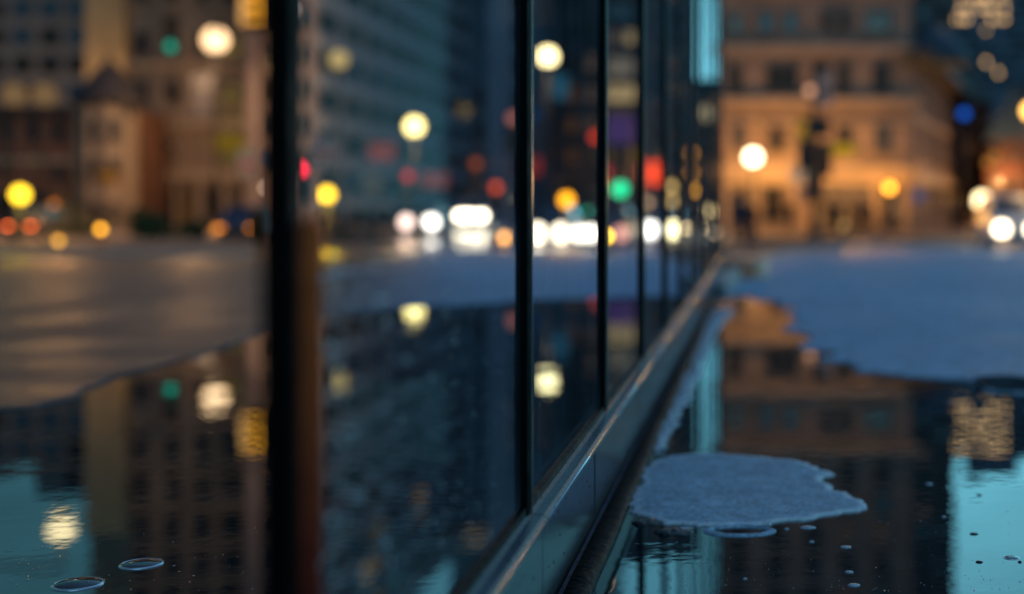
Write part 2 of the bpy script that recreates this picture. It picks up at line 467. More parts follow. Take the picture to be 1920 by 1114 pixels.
# pavement that rounds off beyond the end of the glass wall
kpts = sorted([G(*p)[::-1] for p in ((1362, 548), (1384, 530), (1398, 514), (1408, 500), (1424, 492), (1450, 483), (1500, 474), (1600, 467), (1750, 462), (2000, 459.5))])
def RX(Y):
    if Y <= kpts[0][0]: return kpts[0][1]
    for (a, xa), (b, xb) in zip(kpts, kpts[1:]):
        if Y <= b: return xa + (xb - xa) * (Y - a) / (b - a)
    return kpts[-1][1]
rows = [(11.2, -.62, RX(11.2), zp(11.2) + .05)]
Yc = 11.8
while Yc < kpts[-1][0]:
    rows.append((Yc, -.62 - max(0, Yc - 24) * .12, RX(Yc), zp(Yc) + .10)); Yc += 1.0
strips('pavement', rows, PAVE, .14)
m = MB(); prev = None
for Y, a, b, z in rows:
    cur = [m.b.verts.new((b + dx, Y, z + dz)) for dx, dz in ((-.30, .004), (-.28, .014), (-.01, .014), (.004, 0), (.004, -.13))]
    if prev:
        for i in range(4): m.b.faces.new((prev[i], prev[i + 1], cur[i + 1], cur[i]))
    prev = cur
tag(m.build('kerb', GRANITE), 'pale granite kerb curving away to the right beyond the end of the glass wall', 'kerb')
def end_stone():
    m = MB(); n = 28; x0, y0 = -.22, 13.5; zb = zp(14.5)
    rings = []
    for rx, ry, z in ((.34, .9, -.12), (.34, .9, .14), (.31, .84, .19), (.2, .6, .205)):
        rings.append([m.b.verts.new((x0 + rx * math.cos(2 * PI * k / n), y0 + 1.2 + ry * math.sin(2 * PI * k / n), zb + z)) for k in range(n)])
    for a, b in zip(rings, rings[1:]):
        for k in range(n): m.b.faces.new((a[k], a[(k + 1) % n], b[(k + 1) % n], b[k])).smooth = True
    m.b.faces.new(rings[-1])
    return m.build('kerb_stone', pm('painted_lamplight_stone', (.70, .20, .07), .4, ns=9, na=.3, bump=.2, bs=60))  # orange base colour paints in the lamp's reflection on the kerb end
tag(end_stone(), 'rounded kerb stone coloured orange by painted lamplight at the far end of the glass wall', 'kerb stone')
# far pavements in front of the buildings
def slab(name, pts, top):
    return struct(MB().prism(pts, ZF - .05, ZF + top).build(name, PAVE))
slab('pavement', [(-1.0, 58.5), (80, 55.5), (80, 140), (-1.0, 140)], .13)
slab('pavement', [(-90, 35.0), (XX(485, 41), 41.0), (XX(500, 80), 80), (XX(700, 130), 130), (-140, 160)], .13)
slab('pavement', [(XX(610, 66), 66), (XX(730, 66), 66.5), (XX(800, 105), 105), (XX(640, 105), 105)], .12)
def kerb_run(a, b, label):
    A_, B_ = Vector((*a, 0)), Vector((*b, 0)); d_ = (B_ - A_).normalized(); n_ = Vector((d_.y, -d_.x, 0)) * .16
    m = MB(); k_ = 30
    for i in range(k_):
        p = A_.lerp(B_, i / k_); q = A_.lerp(B_, (i + .985) / k_)
        pts_ = [(p + n_)[:2], (q + n_)[:2], q[:2], p[:2]]
        m.prism([tuple(t) for t in pts_], ZF - .1, ZF + .138)
    tag(m.build('kerb', GRANITE), label, 'kerb')
kerb_run((-60, 36.83), (XX(485, 41), 41.0), 'long pale kerb edging the left pavement below the planter and hedge')
PAINT = pm('road_paint', (.55, .56, .58), .6, ns=3, na=.3)
def stripe(a, b, w):
    (x0, y0), (x1, y1) = G(*a), G(*b)
    m = MB(); prev = None
    for i in range(11):
        t = i / 10; x = x0 + (x1 - x0) * t; y = y0 + (y1 - y0) * t
        cur = [m.b.verts.new((x - w / 2, y, zp(y) + .012 + (.018 if y < 12 else 0))), m.b.verts.new((x + w / 2, y, zp(y) + .012 + (.018 if y < 12 else 0)))]
        if prev: m.b.faces.new((prev[0], prev[1], cur[1], cur[0]))
        prev = cur
    return struct(m.build('lane_marking', PAINT))
stripe((560, 527), (830, 497), .35)
stripe((900, 492), (1040, 478), .3)

# ------------------------------------------------------------------ the glass wall
WX = -.3745; SP = 1.118; Y0 = 1.095; NP = 13; HS = .208; HT = 3.0
gw = thing('glass_wall', 'long black-framed glass wall on a low grey metal plinth running down the pavement', 'glass wall', (WX, Y0, 0))
def rel(x, y, z): return (x - WX, y - Y0, z)
post_me = MB().box((0, 0, 0), (.020, .022, HT - HS + .02)).bevel(.002, 2).mesh('post', BLACK)
bead_me = MB().box((0, 0, 0), (.004, .004, HT - HS)).bevel(.001, 1).mesh('edge_bead', pm('bead_metal', (.25, .24, .23), .2, .9))
pane_len = SP - .026
ends = []
for k in range(NP):
    y = Y0 + SP * k
    p = link('post', post_me, gw, rel(WX, y, (HT + HS) / 2))
    if k == 0: p.scale.x = 1.3
    link('edge_bead', bead_me, p, (.0125, .0095, 0)) if k else link('warm_reflection_strip', MB().box((0, 0, 0), (.004, .046, .50)).bevel(.001, 1).mesh('warm_reflection_strip', warm_reflection_mat()), p, (.0105, .026, (.69 - .25) - (HT + HS) / 2))  # nearest post gets an added strip carrying the painted warm reflection
    if k < NP - 1:
        pn = MB().quad([(0, -pane_len / 2, -(HT - HS) / 2 + .01), (0, pane_len / 2, -(HT - HS) / 2 + .01), (0, pane_len / 2, (HT - HS) / 2 - .01), (0, -pane_len / 2, (HT - HS) / 2 - .01)]).mesh('pane', GLASS) if k == 0 else pane_me
        if k == 0: pane_me = pn
        link('pane', pn, gw, rel(WX - .001, y + SP / 2, (HT + HS) / 2 + .004))
# plinth: cladding panels with open joints, ledge, glazing gasket
pl_me = MB().box((0, 0, 0), (.006, SP - .006, HS - .052)).bevel(.0015, 1).mesh('cladding_panel', ALU)
def ledge_mesh(ln):
    prof = [(-.011, 0), (-.011, .020), (.004, .020), (.014, .014), (.030, .012), (.0355, .008), (.036, -.004), (.030, -.004)]
    m = MB(); a = [m.b.verts.new((x, -ln / 2, z)) for x, z in prof]; b = [m.b.verts.new((x, ln / 2, z)) for x, z in prof]
    for i in range(len(prof)):
        f = m.b.faces.new((a[i], a[(i + 1) % len(prof)], b[(i + 1) % len(prof)], b[i]))
    m.b.faces.new(a); m.b.faces.new(b[::-1])
    return m.mesh('sill', ALUD)
tr_me = MB().tube([(0, -SP / 2 + .003, 0), (0, SP / 2 - .003, 0)], .0022, 8).mesh('edge_highlight', BRIGHTM); sw_me = MB().lathe((0, 0, 0), [(.0045, -.001), (.0045, .0008), (.003, .0016)], 12, axis='X').mesh('screw', BRIGHTM)
sl_me = ledge_mesh(SP - .004); gk_me = MB().box((0, 0, 0), (.012, pane_len, .014)).bevel(.002, 1).mesh('gasket', BLACK)
for k in range(NP - 1):
    y = Y0 + SP * (k + .5)
    c = link('cladding_panel', pl_me, gw, rel(WX + .026, y + .018, HS / 2 + .020))
    s_ = link('sill', sl_me, gw, rel(WX, y + .018, HS - .016))
    link('gasket', gk_me, s_, (.002, -.018, .024))
    link('edge_highlight', tr_me, s_, (.0355, 0, .005))  # thin bright strip added to draw the highlight along the sill lip
    link('screw', sw_me, c, (.0036, .44, .055)); link('screw', sw_me, c, (.0036, -.44, .055))
    # narrower filler joint seen part way along the far panels
    if k in (1, 2, 4): link('joint_strip', MB().box((0, 0, 0), (.002, .008, HS - .056)).mesh('joint_strip', PLASTIC), c, (.0035, .16, 0))
core = MB().box((0, 0, 0), (.05, SP * (NP - 1), HS - .03)).build('core', PLASTIC, gw, rel(WX - .006, Y0 + SP * (NP - 1) / 2, HS / 2 - .005))
MB().box((0, 0, 0), (.03, SP * (NP - 1) + .03, .05)).bevel(.004, 1).build('top_rail', BLACK, gw, rel(WX, Y0 + SP * (NP - 1) / 2, HT + .022))
# kerb strip of wet dark stone along the foot of the plinth
m = MB(); prev = None; n = 190
for i in range(n + 1):
    y = .2 + (Y0 + SP * (NP - 1) + .1 - .2) * i / n
    w = .006 * noise.noise(Vector((0, y * 2.2, 3)))
    h = .005 * noise.noise(Vector((5, y * 4.1, 3)))
    zb = zp(y)
    xs = ((WX + .030, zb - .02), (WX + .031, zb + .018), (WX + .034, zb + .022 + h), (-.312 + w, zb + .021 + h), (-.300 + w, zb + .016), (-.297 + w, zb + .006), (-.296 + w, zb - .02))
    cur = [m.b.verts.new((a, y, b)) for a, b in xs]
    if prev:
        for j in range(len(xs) - 1):
            f = m.b.faces.new((prev[j], prev[j + 1], cur[j + 1], cur[j])); f.smooth = True
    prev = cur
tag(m.build('kerb', RUBBER), 'low black wet kerb running along the foot of the glass wall', 'kerb')
# beads of rain on the glass and on the plinth
def drops():
    r = random.Random(4); m = MB()
    for i in range(560):
        y = 973.7 / (1420 - r.uniform(600, 965)) if i < 470 else r.uniform(2.25, 3.2); z = HS + .03 + (r.random() ** 1.1) * .42
        s = .0005 + 0.0043 * max(0, 2.3 - y) * r.uniform(.35, 1.0) * (.55 if i % 3 else 1)
        bmesh.ops.create_icosphere(m.b, subdivisions=2, radius=s, matrix=Matrix.Translation(rel(WX + .0012, y, z)) @ Matrix.Diagonal((.3, 1.0 + (1420 - 973.7 / y) / 973.7 * 0 + 1.6 * min(1, max(0, 2.3 - y)), 1.0, 1)))
    for f in m.b.faces: f.smooth = True
    o = m.build('raindrops', drop_mat(), gw); o['kind'] = 'stuff'
    m = MB()
    for i in range(60):
        y = r.uniform(1.5, 4.4); z = r.uniform(.055, HS - .03)
        bmesh.ops.create_icosphere(m.b, subdivisions=1, radius=r.uniform(.0009, .0021), matrix=Matrix.Translation(rel(WX + .0292, y, z)) @ Matrix.Diagonal((.6, 1, 1.3, 1)))
    o = m.build('dirt_specks', PLASTIC, gw); o['kind'] = 'stuff'
drops()

# ------------------------------------------------------------------ bubbles and specks on the puddle
RIMW = pm('bubble_rim', (.75, .78, .8), .05, .9, ns=4, na=.1)
def bubble(px, py, dia, label, ht=.25, half=False):
    x, y = G(px, py); r = dia / 2
    t = thing('bubble', label, 'bubble', (x, y, .004), group='bubbles floating on the puddles')
    m = MB(); n = 32; prof = [(r * math.cos(a), r * ht * math.sin(a)) for a in [i * PI / 2 / 7 for i in range(7)]] + [(r * .02, r * ht)]
    rings = [[m.b.verts.new((rr * math.cos(2 * PI * k / n), rr * math.sin(2 * PI * k / n), h)) for k in range(n)] for rr, h in prof]
    for i in range(len(rings) - 1):
        for k in range(n): m.b.faces.new((rings[i][k], rings[i][(k + 1) % n], rings[i + 1][(k + 1) % n], rings[i + 1][k])).smooth = True
    m.b.faces.new(rings[-1])
    m.build('film', FILM, t)
    m = MB(); rings = []
    q = r * .09
    for k in range(n):
        a = 2 * PI * k / n; rr = r * (1 + .03 * noise.noise(Vector((math.cos(a) * 2, math.sin(a) * 2, px))))
        rings.append([m.b.verts.new(((rr + q * math.cos(b)) * math.cos(a), (rr + q * math.cos(b)) * math.sin(a), q * .8 * math.sin(b))) for b in [2 * PI * j / 8 for j in range(8)]])
    for k in range(n):
        for j in range(8): m.b.faces.new((rings[k][j], rings[(k + 1) % n][j], rings[(k + 1) % n][(j + 1) % 8], rings[k][(j + 1) % 8])).smooth = True
    m.build('rim', RIMW, t)
bubble(265, 1062, .076, 'large flat bubble with a blue film, second from the bottom left corner', .16)
bubble(146, 1100, .085, 'large bubble ring with a dark centre nearest the bottom left corner', .2)
bubble(1896, 1050, .030, 'flat dark bubble at the right edge on the bright sky reflection', .2)
FLOAT = pm('floating_fleck', (.52, .60, .68), .3, ns=90, na=.3, bump=.4, bs=300)
FLOATD = pm('dark_fleck', (.02, .024, .028), .3, ns=90, na=.3)
def fleck(px, py, wpx, label, dark=False):
    x, y = G(px, py); r = wpx / 2 * y / F * .82
    m = MB(); n = 18; rings = []
    for t, h in ((1.05, -.002), (1.0, .001), (.7, .0025), (.25, .003)):
        rings.append([m.b.verts.new((r * t * math.cos(2 * PI * k / n) * (1 + .15 * noise.noise(Vector((k * .7, px, 0)))), .8 * r * t * math.sin(2 * PI * k / n) * (1 + .2 * noise.noise(Vector((k * .9, py, 3)))), h)) for k in range(n)])
    for i in range(3):
        for k in range(n): m.b.faces.new((rings[i][k], rings[i][(k + 1) % n], rings[i + 1][(k + 1) % n], rings[i + 1][k])).smooth = True
    m.b.faces.new(rings[-1])
    o = m.build('slush_fleck' if not dark else 'dead_leaf_scrap', FLOATD if dark else FLOAT, None, (x, y, .004))
    tag(o, label, 'slush' if not dark else 'scrap', 'flecks floating on the right puddle')
for a in ((1515, 993, 36, 'widest pale fleck of slush, just in front of the slush island tip'),
          (1475, 996, 11, 'tiny pale fleck between the slush ring and the widest fleck'),
          (1522, 1020, 12, 'tiny pale fleck just below the widest fleck'),
          (1586, 1030, 25, 'pointed pale fleck of slush right of and below the widest fleck'),
          (1592, 1077, 20, 'small pale fleck second from the bottom edge in the dark reflection'),
          (1601, 1102, 29, 'pale fleck of slush nearest the bottom edge in the dark reflection'),
          (1397, 1090, 10, 'tiny pale fleck near the bottom edge at the border of the left sky reflection'),
          (1742, 911, 17, 'pale fleck far from the others, at the dark side of the bright sky reflection'),
          (1770, 973, 11, 'tiny pale fleck at the edge of the bright sky reflection below the far pale fleck')): fleck(*a)
for a in ((1836, 932, 13, 'far dark scrap floating on the bright sky reflection'),
          (1826, 1005, 20, 'larger dark scrap in the middle of the bright sky reflection'),
          (1836, 1058, 17, 'nearest dark scrap on the bright sky reflection'),
          (1912, 1058, 9, 'tiny dark scrap under the bubble at the right edge'),
          (1353, 916, 14, 'dark scrap lying on the left half of the slush island'),
          (1394, 904, 12, 'smaller dark scrap lying on the slush island right of the other')): fleck(*a, True)
for p in ((1353, 916), (1394, 904)):
    pass
def specks():
    r = random.Random(21); m = MB()
    for i in range(420):
        px = r.uniform(1240, 1925) if i % 3 else r.uniform(0, 520); py = 1114 - r.random() ** 1.6 * 300
        x, y = G(px, py)
        if i % 3 and x < -.24: continue
        s = r.uniform(.0006, .0016) * (1.6 if r.random() < .08 else 1); n = 6; a0 = r.random() * 6
        m.b.faces.new([m.b.verts.new((x + s * math.cos(a0 + k * PI / 3) * r.uniform(.6, 1.3), y + 1.5 * s * math.sin(a0 + k * PI / 3), .0052)) for k in range(n)]).material_index = 0 if r.random() < .45 else 1
    o = m.build('floating_dust', [FLOAT, FLOATD]); o['kind'] = 'stuff'
    o['label'] = 'fine grit and foam specks floating on the puddles'; o['category'] = 'grit'
specks()
# clods of dirty ice at the near left tip of the island
def clod(px, py, s, label, mat):
    x, y = G(px, py); m = MB().ball((0, 0, 0), s, 0, 3, (1.5, 1, .38))
    for v in m.b.verts: v.co += v.co.normalized() * s * .35 * noise.noise(v.co * (1.6 / s))
    tag(m.build('ice_clod', mat, None, (x, y, .002)), label, 'ice', 'clods of ice by the kerb')
DIRT = pm('dirty_ice', (.02, .022, .026), .4, ns=60, na=.6, bump=.6, bs=120)
PALE = pm('pale_ice', (.45, .52, .58), .25, ns=60, na=.3, bump=.6, bs=120)
clod(1215, 985, .026, 'black lump of dirty ice against the kerb at the near corner of the slush island', DIRT)
clod(1262, 1003, .028, 'long dark lump of dirty ice in front of the slush island', DIRT)
clod(1305, 1023, .008, 'small dark crumb of ice right of the long dark lump', DIRT)
clod(1250, 1030, .009, 'small dark crumb of ice below the long dark lump', DIRT)
clod(1236, 853, .014, 'pale lump of ice at the far left corner of the slush island', PALE)
clod(1294, 859, .010, 'small pale lump of ice on the far edge of the slush island', PALE)
clod(1193, 918, .010, 'small pale lump of ice on the left tip of the slush island', PALE)
clod(1285, 994, .012, 'pale lump of ice left of the slush ring', PALE)

# ------------------------------------------------------------------ street lamps and other lit things
LK = .82
def plight(loc, power, col, name='lamp_or_fill_light', r=.4):  # unseen point light
    d = bpy.data.lights.new(name, 'POINT'); d.energy = power; d.color = col; d.shadow_soft_size = r
    d.cycles.use_multiple_importance_sampling = False
    d.energy = power * LK
    o = bpy.data.objects.new(name, d); C.objects.link(o); o.location = loc
    return o
def street_lamp(px, py, Y, dpx, col, disp, label, power=0, lcol=(1, .62, .28), arm=None, r=.10, gy=None, dark_globe=None, mat=None, fixed=None):
    x, z = XX(px, Y), ZZ(py, Y); g = ZF + .13
    rad = dpx / 2 * Y / F * 1.1
    bx = x if arm is None else x + arm
    t = thing('street_lamp', label, 'street lamp', (bx, Y, g), group='street lamps along the street')
    H = z - g
    MB().lathe((0, 0, 0), [(r * 2.6, 0), (r * 2.6, .12), (r * 2.1, .2), (r * 2.0, .55), (r * 1.3, .7), (r * 1.25, .8)], 14).build('base', IRON, t)
    top = H - rad if arm is None else H + rad * 1.7
    MB().tube([(0, 0, .7), (0, 0, top * .5), (0, 0, top)], [r, r * .85, r * .7], 10).build('pole', IRON, t)
    ox = x - bx
    if arm is not None:
        MB().tube([(ox * (1 - math.cos(a)) , 0, H + rad * 1.2 + rad * 1.6 * math.sin(a) * 1.0) for a in [i * PI / 2 / 8 for i in range(9)]] + [(ox, 0, H + rad)], r * .6, 8).build('arm', IRON, t)
    MB().lathe((ox, 0, H - rad * 1.12), [(r * .9, -.1), (r * 1.6, 0), (rad * .55, rad * .12), (rad * .5, rad * .22)], 14).build('collar', IRON, t)
    gm = mat or em('globe_' + label[:24], col, disp, dpx)
    MB().ball((ox, 0, H), rad, 0, 3).build('globe', gm, t)
    MB().lathe((ox, 0, H + rad * .94), [(rad * .3, 0), (rad * .22, rad * .12), (rad * .05, rad * .25), (.005, rad * .4)], 12).build('finial', IRON, t)
    if power: plight((x, Y - rad * 1.6 - .2, z - rad * .6), power, lcol)
    return t
WARM = (1, .66, .32)
lp = street_lamp(404, 75, 80, 42, (1, .66, .36), 1.7, 'street lamp with a warm white globe and banner, left of the thick near post', 1700, (1, .6, .3))
street_lamp(777, 237, 80, 30, (1, .80, .28), 2.2, 'street lamp with a yellow globe in the middle of the first glass pane', 900)
street_lamp(1027, 106, 80, 30, (1, .86, .42), 2.6, 'tall street lamp with a bright cream globe in the second glass pane', 900)
street_lamp(1412, 295, 64, 27, (1, .86, .55), 3.2, 'low street lamp with a bright white globe before the amber-lit building', 500, (1, .5, .13))
street_lamp(1842, 376, 58, 28, (1, .85, .5), 2.2, 'street lamp with a cream globe beside the car with headlights at far right', 260)
street_lamp(115, -125, 40, 46, (1, .82, .45), 1.6, 'tall street lamp whose globe shows only as a reflection in the left puddle', 500, (1, .55, .2), arm=-6.2)
street_lamp(1932, 208, 52, 26, (1, .55, .12), 2.0, 'street lamp with an orange globe cut by the right edge', 200)
DIMG = em('dim_globe', (1, .62, .3), .10, 40)
street_lamp(26, 178, 52, 42, WARM, 1, 'left dim globe lamp of the unlit pair at the far left', mat=DIMG, r=.04)
street_lamp(84, 178, 52, 42, WARM, 1, 'right dim globe lamp of the unlit pair at the far left', mat=DIMG, r=.04)
street_lamp(635, 112, 70, 32, WARM, 1, 'old dark street lamp with a faint yellowish globe right of the thick near post', mat=em('faint_globe', (1, .72, .25), .28, 32))
street_lamp(1325, 212, 60, 26, WARM, 1, 'faint globe lamp beside the left corner of the amber-lit building', mat=em('ring_globe', (.9, .75, .45), .26, 26), r=.04)
# banner on the warm lamp
bn = thing('banner', 'pale vertical banner hanging on the warm white lamp left of the thick near post', 'banner', (XX(378, 79.8), 79.8, ZZ(180, 79.8)))
CLOTH = pm('banner_cloth', (.10, .095, .10), .8, ns=1.3, na=.3)
MB().box((0, 0, 0), (1.15, .03, 2.6)).build('cloth', CLOTH, bn)
for dz in (-1.3, 1.3): MB().tube([(-.6, 0, dz), (.8, 0, dz)], .03, 8).build('rod', IRON, bn)
for i in range(4): MB().box((.0, -.022, .8 - i * .5), (.55, .012, .22)).build('printed_block', pm('banner_print', (.16, .15, .17), .8), bn)
# slatted amber lantern on a curved arm
lt = thing('slatted_lantern', 'large amber lantern with black louvre slats on a curved arm beside the thick near post', 'lantern', (XX(480, 78), 78, ZZ(0, 78)))
AM = em('amber_bar', (1, .42, .03), 1.25, None)
k = 78 / F
for (y0, y1, x0, x1) in ((-24, -2, 458, 520), (9, 24, 458, 520), (37, 47, 466, 516)):
    MB().box(((x0 + x1) / 2 * k - 480 * k, 0, -(y0 + y1) / 2 * k), ((x1 - x0) * k, .5, (y1 - y0) * k)).bevel(.08, 3).build('glowing_bar', AM, lt)
MB().box((460 * k - 480 * k, -.05, -12 * k), (14 * k, .5, 70 * k)).bevel(.1, 3).build('side_lens', em('amber_side', (1, .52, .16), .85, None), lt)
for yy in (3.5, 30.5, 52): MB().box((14 * k, -.3, -yy * k), (52 * k, .8, 11 * k)).build('slat', IRON, lt)
MB().box((52 * k, 0, -4 * k), (26 * k, .7, 110 * k)).bevel(.05, 1).build('housing', IRON, lt)
MB().tube([(-22 * k, .1, -30 * k), (-45 * k, .1, -30 * k), (-62 * k, .1, -36 * k), (-74 * k, .1, -52 * k), (-78 * k, .1, -68 * k)], .11, 8).build('arm', IRON, lt)
MB().tube([(52 * k, .2, 58 * k), (52 * k, .2, -440 * k)], .16, 10).build('pole', IRON, lt)

def beacon(px, py, Y, dpx, col, label, disp=2.0, power=0):
    x, z = XX(px, Y), ZZ(py, Y); rad = dpx / 2 * Y / F
    t = thing('beacon', label, 'beacon', (x, Y, ZF), group='amber globe beacons on poles')
    H = z - ZF
    MB().tube([(0, 0, 0), (0, 0, H - rad)], .045, 10).build('pole', pm('striped_pole', (.05, .045, .04), .5), t)
    for i in range(3): MB().tube([(0, 0, .3 + i * .5), (0, 0, .5 + i * .5)], .048, 10).build('band', pm('pale_band', (.3, .28, .26), .5), t)
    MB().lathe((0, 0, H - rad * 1.05), [(.05, -.06), (.08, 0), (rad * .5, .03)], 12).build('collar', IRON, t)
    MB().ball((0, 0, H), rad, 0, 3).build('globe', em('beacon_' + label[:20], col, disp, dpx), t)
    if power: plight((x, Y - rad - .3, z - .1), power, col)
beacon(38, 365, 46, 30, (1, .66, .03), 'amber globe beacon at the far left edge', 2.0, 120)
beacon(613, 365, 50, 26, (1, .60, .02), 'amber globe beacon just right of the thick near post', 2.0, 220)
beacon(1062, 375, 52, 24, (1, .40, .01), 'deep orange globe beacon above the headlights in the second glass pane', 1.5, 120)

LENS_OFF = pm('dark_lens', (.02, .015, .012), .2)
def signal(px, py, Y, which, col, label, disp=1.6, dpx=14, pole=True, bw=.34, base=True):
    """three-lens traffic light; which = index of the lit lens from the top"""
    x, z = XX(px, Y), ZZ(py, Y); r = dpx / 2 * Y / F
    r = min(r, .3); st = r * 2.5
    t = thing('traffic_light', label, 'traffic light', (x, Y, ZF), group='traffic lights down the street')
    zl = z - ZF
    ztop = zl + st * which
    MB().box((0, .16, ztop - st), (r * 2.7, .26, st * 3.1)).bevel(.03, 1).build('housing', IRON, t)
    for i in range(3):
        zz = ztop - st * i
        lens = MB().lathe((0, -.0, zz), [(r, .03), (r, .0), (r * .8, -.03), (r * .3, -.05)], 16, axis='Y').build('lens', em('lens_' + label[:44], col, disp, dpx) if i == which else LENS_OFF, t)
        m = MB(); prev = None
        for k in range(9):
            a = PI * k / 8
            cur = [m.b.verts.new((r * 1.12 * math.cos(a), .02, zz + r * 1.12 * math.sin(a))), m.b.verts.new((r * 1.08 * math.cos(a), -.22 * min(1, r * 5), zz + r * 1.08 * math.sin(a)))]
            if prev: m.b.faces.new((prev[0], prev[1], cur[1], cur[0]))
            prev = cur
        m.build('visor', IRON, t)
    if pole:
        MB().tube([(0, .34, 0), (0, .34, ztop + st * .6)], .055, 10).build('pole', IRON, t)
        MB().lathe((0, .34, 0), [(.14, 0), (.14, .1), (.08, .3)], 12).build('base', IRON, t)
    return t
signal(562, 317, 62, 0, (1, .02, .05), 'traffic light showing red against the right side of the thick near post', 1.4, 20)
signal(320, 87, 84, 2, (.0, .55, .36), 'high traffic light showing dim green in front of the stone building', .30, 24)
signal(1163, 355, 60, 2, (.0, .95, .42), 'traffic light showing bright green in the third glass pane', 1.15, 40)
signal(1107, 400, 84, 2, (.0, .6, .36), 'small far traffic light showing green just left of the second thin post', .5, 18)
signal(1116, 257, 86, 0, (.9, .05, .02), 'far traffic light showing dim red left of the second thin post', .30, 20)
signal(765, 330, 92, 0, (.9, .03, .02), 'far traffic light showing dim red under the yellow globe lamp', .28, 22)
signal(892, 307, 96, 0, (.8, .16, .06), 'high far traffic light with a faint orange-red lens above the bright van lights', .2, 24)
signal(1889, 357, 76, 0, (.9, .02, .04), 'traffic light showing red behind the cream lamp at the right', .03, 18)
signal(962, 222, 74, 0, (.9, .3, .24), 'traffic light with a pinkish red lens touching the left side of the middle post', .28, 34)
signal(930, 352, 98, 0, (.9, .1, .03), 'low far traffic light with a faint red lens above the amber warning light', .3, 16)

# ------------------------------------------------------------------ signs
def sign(px, py, Y, wpx, hpx, mat, label, post=True, disc=False, stripe=None, border=None):
    x, z = XX(px, Y), ZZ(py, Y); w, h = wpx * Y / F, hpx * Y / F
    t = thing('sign', label, 'sign', (x, Y, z))
    if disc: MB().lathe((0, 0, 0), [(w / 2, .04), (w / 2, 0), (w / 2 * .97, -.015)], 28, axis='Y').build('board', mat, t)
    else: MB().box((0, .02, 0), (w, .06, h)).bevel(.02, 1).build('board', mat, t)
    if stripe: MB().box((0, -.018, -h * .08), (w * .74, .012, h * .3)).build('printed_band', stripe, t)
    if border: MB().lathe((0, -.03, 0), [(w * .32, .012), (w * .32, 0), (w * .30, -.004)], 24, axis='Y').build('centre_disc', border, t)
    if post: MB().tube([(0, .1, 0), (0, .1, ZF + .1 - z)], .04, 8).build('pole', IRON, t)
    elif 60.9 < Y < 61.1: MB().tube([(0, .08, 0), (XX(1527, 61) - x, .08, 0)], .05, 8).build('bracket', IRON, t)
    else: MB().box((0, .12, 0), (w * .3, .2, h * .3)).build('bracket', IRON, t)
    return t
def lit(name, col, s): return em(name, col, s, None)
WHITE = pm('white_board', (.5, .5, .52), .6, ns=1, na=.15); REDP = pm('red_print', (.45, .05, .05), .6)
sign(607, 285, 66, 56, 50, lit('pale_sign', (.9, .8, .85), .085), 'pale sign board with a reddish band right of the thick near post', stripe=lit('red_band', (1, .3, .2), .09))
sign(466, 305, 72, 40, 44, lit('white_sign', (1, .8, .6), .17), 'whitish sign with a red band left of the thick near post', stripe=lit('red_band2', (1, .12, .08), .25))
sign(506, 296, 70, 20, 26, lit('blue_sign', (.05, .3, .75), .16), 'small blue sign half hidden by the thick near post', disc=True)
sign(716, 285, 90, 48, 34, lit('dull_red_sign', (1, .2, .15), .17), 'dull red rectangular sign left of the yellow globe lamp')
sign(815, 338, 95, 50, 28, lit('brown_red_sign', (1, .16, .09), .15), 'wide brownish red sign right of the yellow globe lamp')
sign(697, 343, 80, 38, 44, lit('ring_sign', (.8, .7, .6), .11), 'pale round sign with a dark centre above the left headlights', disc=True, border=LENS_OFF)
sign(1222, 325, 72, 44, 42, lit('red_square', (1, .07, .025), 1.25), 'bright red square sign in the fourth glass pane')
sign(1000, 312, 84, 30, 34, lit('soft_red_sign', (1, .12, .12), .2), 'soft red sign right of the middle post')
sign(1000, 216, 80, 20, 24, lit('deep_blue_sign', (.05, .2, .6), .13), 'small deep blue sign on the right of the middle post', disc=True)
sign(1050, 163, 100, 30, 46, lit('teal_banner', (.08, .42, .68), .17), 'tall teal-blue banner sign right of the tall cream lamp')
sign(1163, 243, 70, 52, 52, lit('violet_screen', (.30, .16, .62), .17), 'violet screen sign above the bright green traffic light')
sign(1166, 291, 72, 52, 24, lit('mustard_sign', (.9, .55, .05), .15), 'mustard yellow sign directly under the violet screen')
sign(1146, 321, 66, 26, 20, lit('crimson_sign', (1, .05, .10), .42), 'small crimson sign left above the bright green traffic light')
sign(1182, 320, 68, 22, 22, lit('rose_sign', (.8, .3, .22), .16), 'small rose-brown sign right above the bright green traffic light')
sign(1160, 399, 56, 22, 16, lit('azure_sign', (.02, .38, .85), .42), 'small azure sign under the bright green traffic light', disc=True)
sign(1808, 213, 70, 18, 18, em('round_blue_sign', (.01, .13, .75), .22, 18), 'round blue sign glowing before the dark brick houses', disc=True)
sign(1722, 366, 70, 20, 22, lit('small_blue_sign', (.1, .3, .8), .2), 'small blue sign at the corner of the amber-lit building')
sign(1580, 281, 72.8, 46, 20, lit('yellow_strip', (1, .62, .03), .36), 'yellow sign strip on the front of the amber-lit building', post=False)
sign(1506, 245, 61, 26, 50, lit('amber_flag', (1, .55, .08), .26), 'narrow amber flag sign left of the dark signal mast', post=False)
sign(1546, 165, 61, 30, 66, lit('pale_banner', (.75, .65, .7), .13), 'pale banner high on the dark signal mast', post=False, stripe=lit('banner_band', (.5, .4, .45), .09))
sign(1503, 328, 61, 46, 26, lit('white_panel', (1, .72, .5), .30), 'whitish panel low on the left of the dark signal mast', post=False)
sign(1510, 362, 61, 34, 22, lit('slate_panel', (.3, .36, .55), .10), 'slate blue panel under the whitish panel on the dark signal mast', post=False)
sign(428, 268, 87.75, 62, 22, lit('yellow_shop_sign', (1, .6, .04), .17), 'dim yellow shop sign on the stone building left of the thick near post', post=False)
sign(204, 328, 80.75, 34, 20, lit('orange_shop_sign', (1, .4, .05), .17), 'orange shop sign on the brick corner building', post=False)
